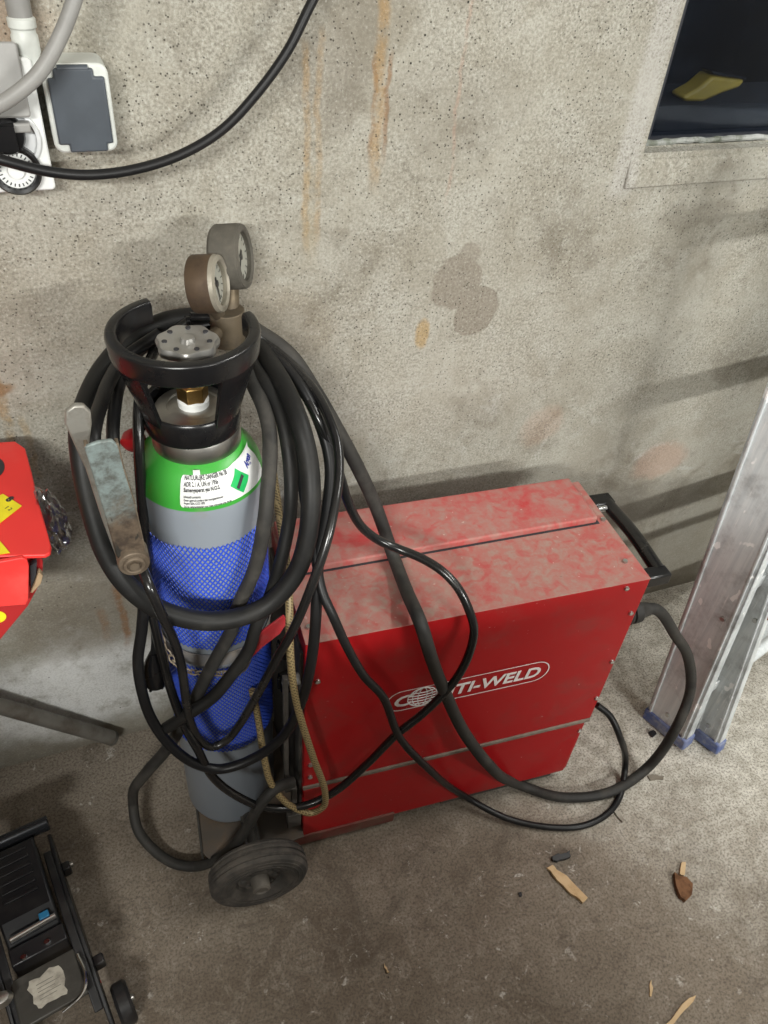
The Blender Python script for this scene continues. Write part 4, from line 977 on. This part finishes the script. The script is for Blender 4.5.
def jwheel(c):
    m = frame(c, (1, 0, 0)); bm = new(); lathe(bm, [(.012, -.013), (.032, -.013), (.036, -.008), (.036, .008), (.032, .013), (.012, .013)], m, 36)
    for v in bm.verts: v.co.y = c.y + (v.co.y - c.y) / .74
    w = obj('wheel', bm, 'blackmetal', jk)
    bm = new(); lathe(bm, [(.0, .018), (.009, .018), (.012, .012), (.012, -.014)], m, 20); obj('axle_nut', bm, 'steel', w, bevel=.001)
jwheel(Vector((.063, -.350, .036))); jwheel(Vector((-.117, -.350, .036)))
jb('bracket', [((.040, -.272, .066), (.058, -.248, .090))], 'blackmetal'); jb('bracket', [((.040, -.035, .078), (.055, -.012, .104))], 'blackmetal')
bm = new(); lathe(bm, [(0, 0), (.004, 0), (.004, .001), (0, .001)], frame((.0415, -.30, .075), (1, 0, 0)), 14); obj('red_mark', bm, 'sign_red', jk)
bm = new(); cyl(bm, (.0415, -.02, .092), (.060, -.02, .092), .007, .006, 16); obj('bolt', bm, 'steel', jk)
bm = new(); lathe(bm, [(0, -.014), (.012, -.010), (.017, 0), (.012, .010), (0, .014)], frame((-.093, -.262, .135), (0, 0, 1)), 24); obj('valve_knob', bm, 'steel', jk)

# ------------------------------------------------------------------ litter on the floor
def chip(name, px, mat, label, cat, h=.006, group=None, seed=1):
    rnd = random.Random(seed); px2 = []
    for (x0, y0), (x1, y1) in zip(px, px[1:] + px[:1]):
        px2 += [(x0, y0), ((x0 + x1) / 2 + rnd.uniform(-.8, .8), (y0 + y1) / 2 + rnd.uniform(-.8, .8))]
    bm = new(); pts = [at(x, y, Z(.0005)) for x, y in px2]
    prism(bm, pts, (0, 0, h))
    for v in bm.verts:
        v.co.z = max(.0004, v.co.z + (.003 * noise.noise(v.co * 60 + Vector((seed, 0, 0))) if v.co.z > .002 else 0))
    c = sum(pts, Vector()) / len(pts)
    return single(name, bm, mat, label, cat, group, origin=(c.x, c.y, 0), bevel=.0006)
chip('wood_chip', ((546, 869), (552, 866), (556, 871), (566, 877), (576, 888), (587, 899), (582, 904), (570, 895), (562, 886), (553, 877)), 'wood', 'flat pale wood splinter lying on the concrete just below the black crumb', 'wood chip', .007, None, 1)
chip('wood_splinter', ((664, 1026), (676, 1012), (688, 999), (695, 996), (692, 1003), (683, 1012), (672, 1026), (668, 1030)), 'wood', 'long pale wood splinter on the floor cut by the bottom edge', 'wood chip', .006, None, 2)
chip('wood_sliver', ((679, 875), (681, 863), (685, 863), (684, 876)), 'wood', 'small upright looking wood sliver touching the brown bark piece', 'wood chip', .005, None, 3)
chip('bark_piece', ((673, 874), (678, 878), (686, 879), (691, 886), (690, 897), (684, 903), (679, 899), (675, 888)), 'leaf', 'brown bark piece lying on the floor right of centre', 'bark', .010, None, 4)
chip('black_crumb', ((551, 858), (557, 855), (562, 855), (569, 852), (570, 858), (562, 861), (556, 863), (552, 862)), 'blackbit', 'jagged black plastic crumb just above the flat wood splinter', 'plastic crumb', .008, None, 5)
chip('wood_sliver', ((649, 996), (649, 985), (651, 980), (653, 988), (651, 997)), 'wood', 'tiny pale wood sliver left of the long splinter at the bottom', 'wood chip', .003, None, 6)
chip('stick', ((612, 808), (616, 810), (624, 821), (622, 823), (614, 813)), worn('grey_twig', (.36, .33, .28), (.22, .19, .16), .5, .8), 'short grey twig beside the thin cable loop on the floor', 'twig', .005, None, 7)
chip('wood_sliver', ((384, 963), (387, 968), (389, 973), (387, 974), (384, 968)), 'wood', 'tiny pale wood sliver alone on the dark floor below the machine', 'wood chip', .003, None, 8)
chip('grey_flake', ((647, 776), (656, 775), (664, 777), (663, 780), (650, 781)), worn('grey_flake', (.22, .19, .155), (.15, .13, .10), .5, .9), 'flat brown grey flake on the floor under the thick cable bend', 'flake', .003, None, 9)
chip('black_crumb', ((518, 893), (521, 892), (522, 896), (519, 897)), 'blackbit', 'tiny black crumb on the floor left of the flat wood splinter', 'plastic crumb', .003, None, 10)
chip('black_crumb', ((648, 733), (653, 731), (656, 735), (652, 738)), 'blackbit', 'dark crumb on the floor below the blue ladder foot', 'plastic crumb', .005, None, 11)

# unseen furniture added behind the viewer to shade the machine front and floor
def occluder(label, x0, x1, y0, y1, h, n):
    c = thing('occluder', label, 'occluder', ((x0 + x1) / 2, (y0 + y1) / 2, 0))
    bm = new(); box(bm, (x0, y0, 0), (x1, y1 - .02, h - .03)); put('carcass', bm, 'occluder_grey', c, bevel=.004)
    bm = new(); box(bm, (x0 - .01, y0 - .01, h - .03), (x1 + .01, y1 + .005, h)); put('top', bm, 'benchwood', c, bevel=.004)
    wdt = (x1 - x0) / n
    for k in range(n):
        a = x0 + k * wdt
        bm = new(); box(bm, (a + .006, y1 - .02, .06), (a + wdt - .006, y1, h - .04)); dr = put('door', bm, 'grey_pl', c, bevel=.003)
        bm = new(); hx = a + wdt - .05; cyl(bm, (hx, y1 + .02, h * .6), (hx, y1 + .02, h * .6 + .12), .006, .006, 12); box(bm, (hx - .005, y1, h * .6 + .01), (hx + .005, y1 + .02, h * .6 + .02)); box(bm, (hx - .005, y1, h * .6 + .10), (hx + .005, y1 + .02, h * .6 + .11)); put('handle', bm, 'steel', dr)
M['occluder_grey'] = plain('grey_occluder', (.25, .25, .24), .6)
occluder('tall grey cupboard added unseen behind the viewer to shade machine and floor', -.20, .42, -1.80, -1.34, 1.35, 1)
occluder('low grey cupboard added unseen right of the tall one to shade the machine', .45, 1.10, -1.80, -1.40, 1.05, 2)

# ------------------------------------------------------------------ light: two ceiling tubes behind the viewer and an added overhead fill
def tube_light(name, loc, target, sx, sy, power, col):
    l = bpy.data.lights.new(name, 'AREA'); l.shape = 'RECTANGLE'; l.size = sx; l.size_y = sy; l.energy = power; l.color = col
    o = bpy.data.objects.new(name, l); C.objects.link(o); o.location = loc
    o.rotation_euler = (Vector(target) - Vector(loc)).to_track_quat('-Z', 'Y').to_euler()
    return o
LC = (1, 1, .955)
tube_light('ceiling_tube_right', (1.75, -3.4, 1.95), (1.1, 0, .5), 1.0, .10, 48, LC)
tube_light('ceiling_tube_left', (-.75, -2.7, 2.3), (.1, 0, .6), 1.0, .12, 56, LC)
tube_light('added_overhead_fill', (1.85, -.85, 2.4), (1.7, -.78, 0), 1.2, .14, 21, LC)  # fill light added to lift the floor and machine top
w = bpy.data.worlds.new('world'); SC.world = w; w.use_nodes = True
w.node_tree.nodes['Background'].inputs[0].default_value = (.9, .95, 1, 1); w.node_tree.nodes['Background'].inputs[1].default_value = .03
SC.view_settings.view_transform = 'Standard'; SC.view_settings.look = 'None'; SC.view_settings.gamma = 1; SC.view_settings.use_curve_mapping = False
SC.view_settings.exposure = 0.54
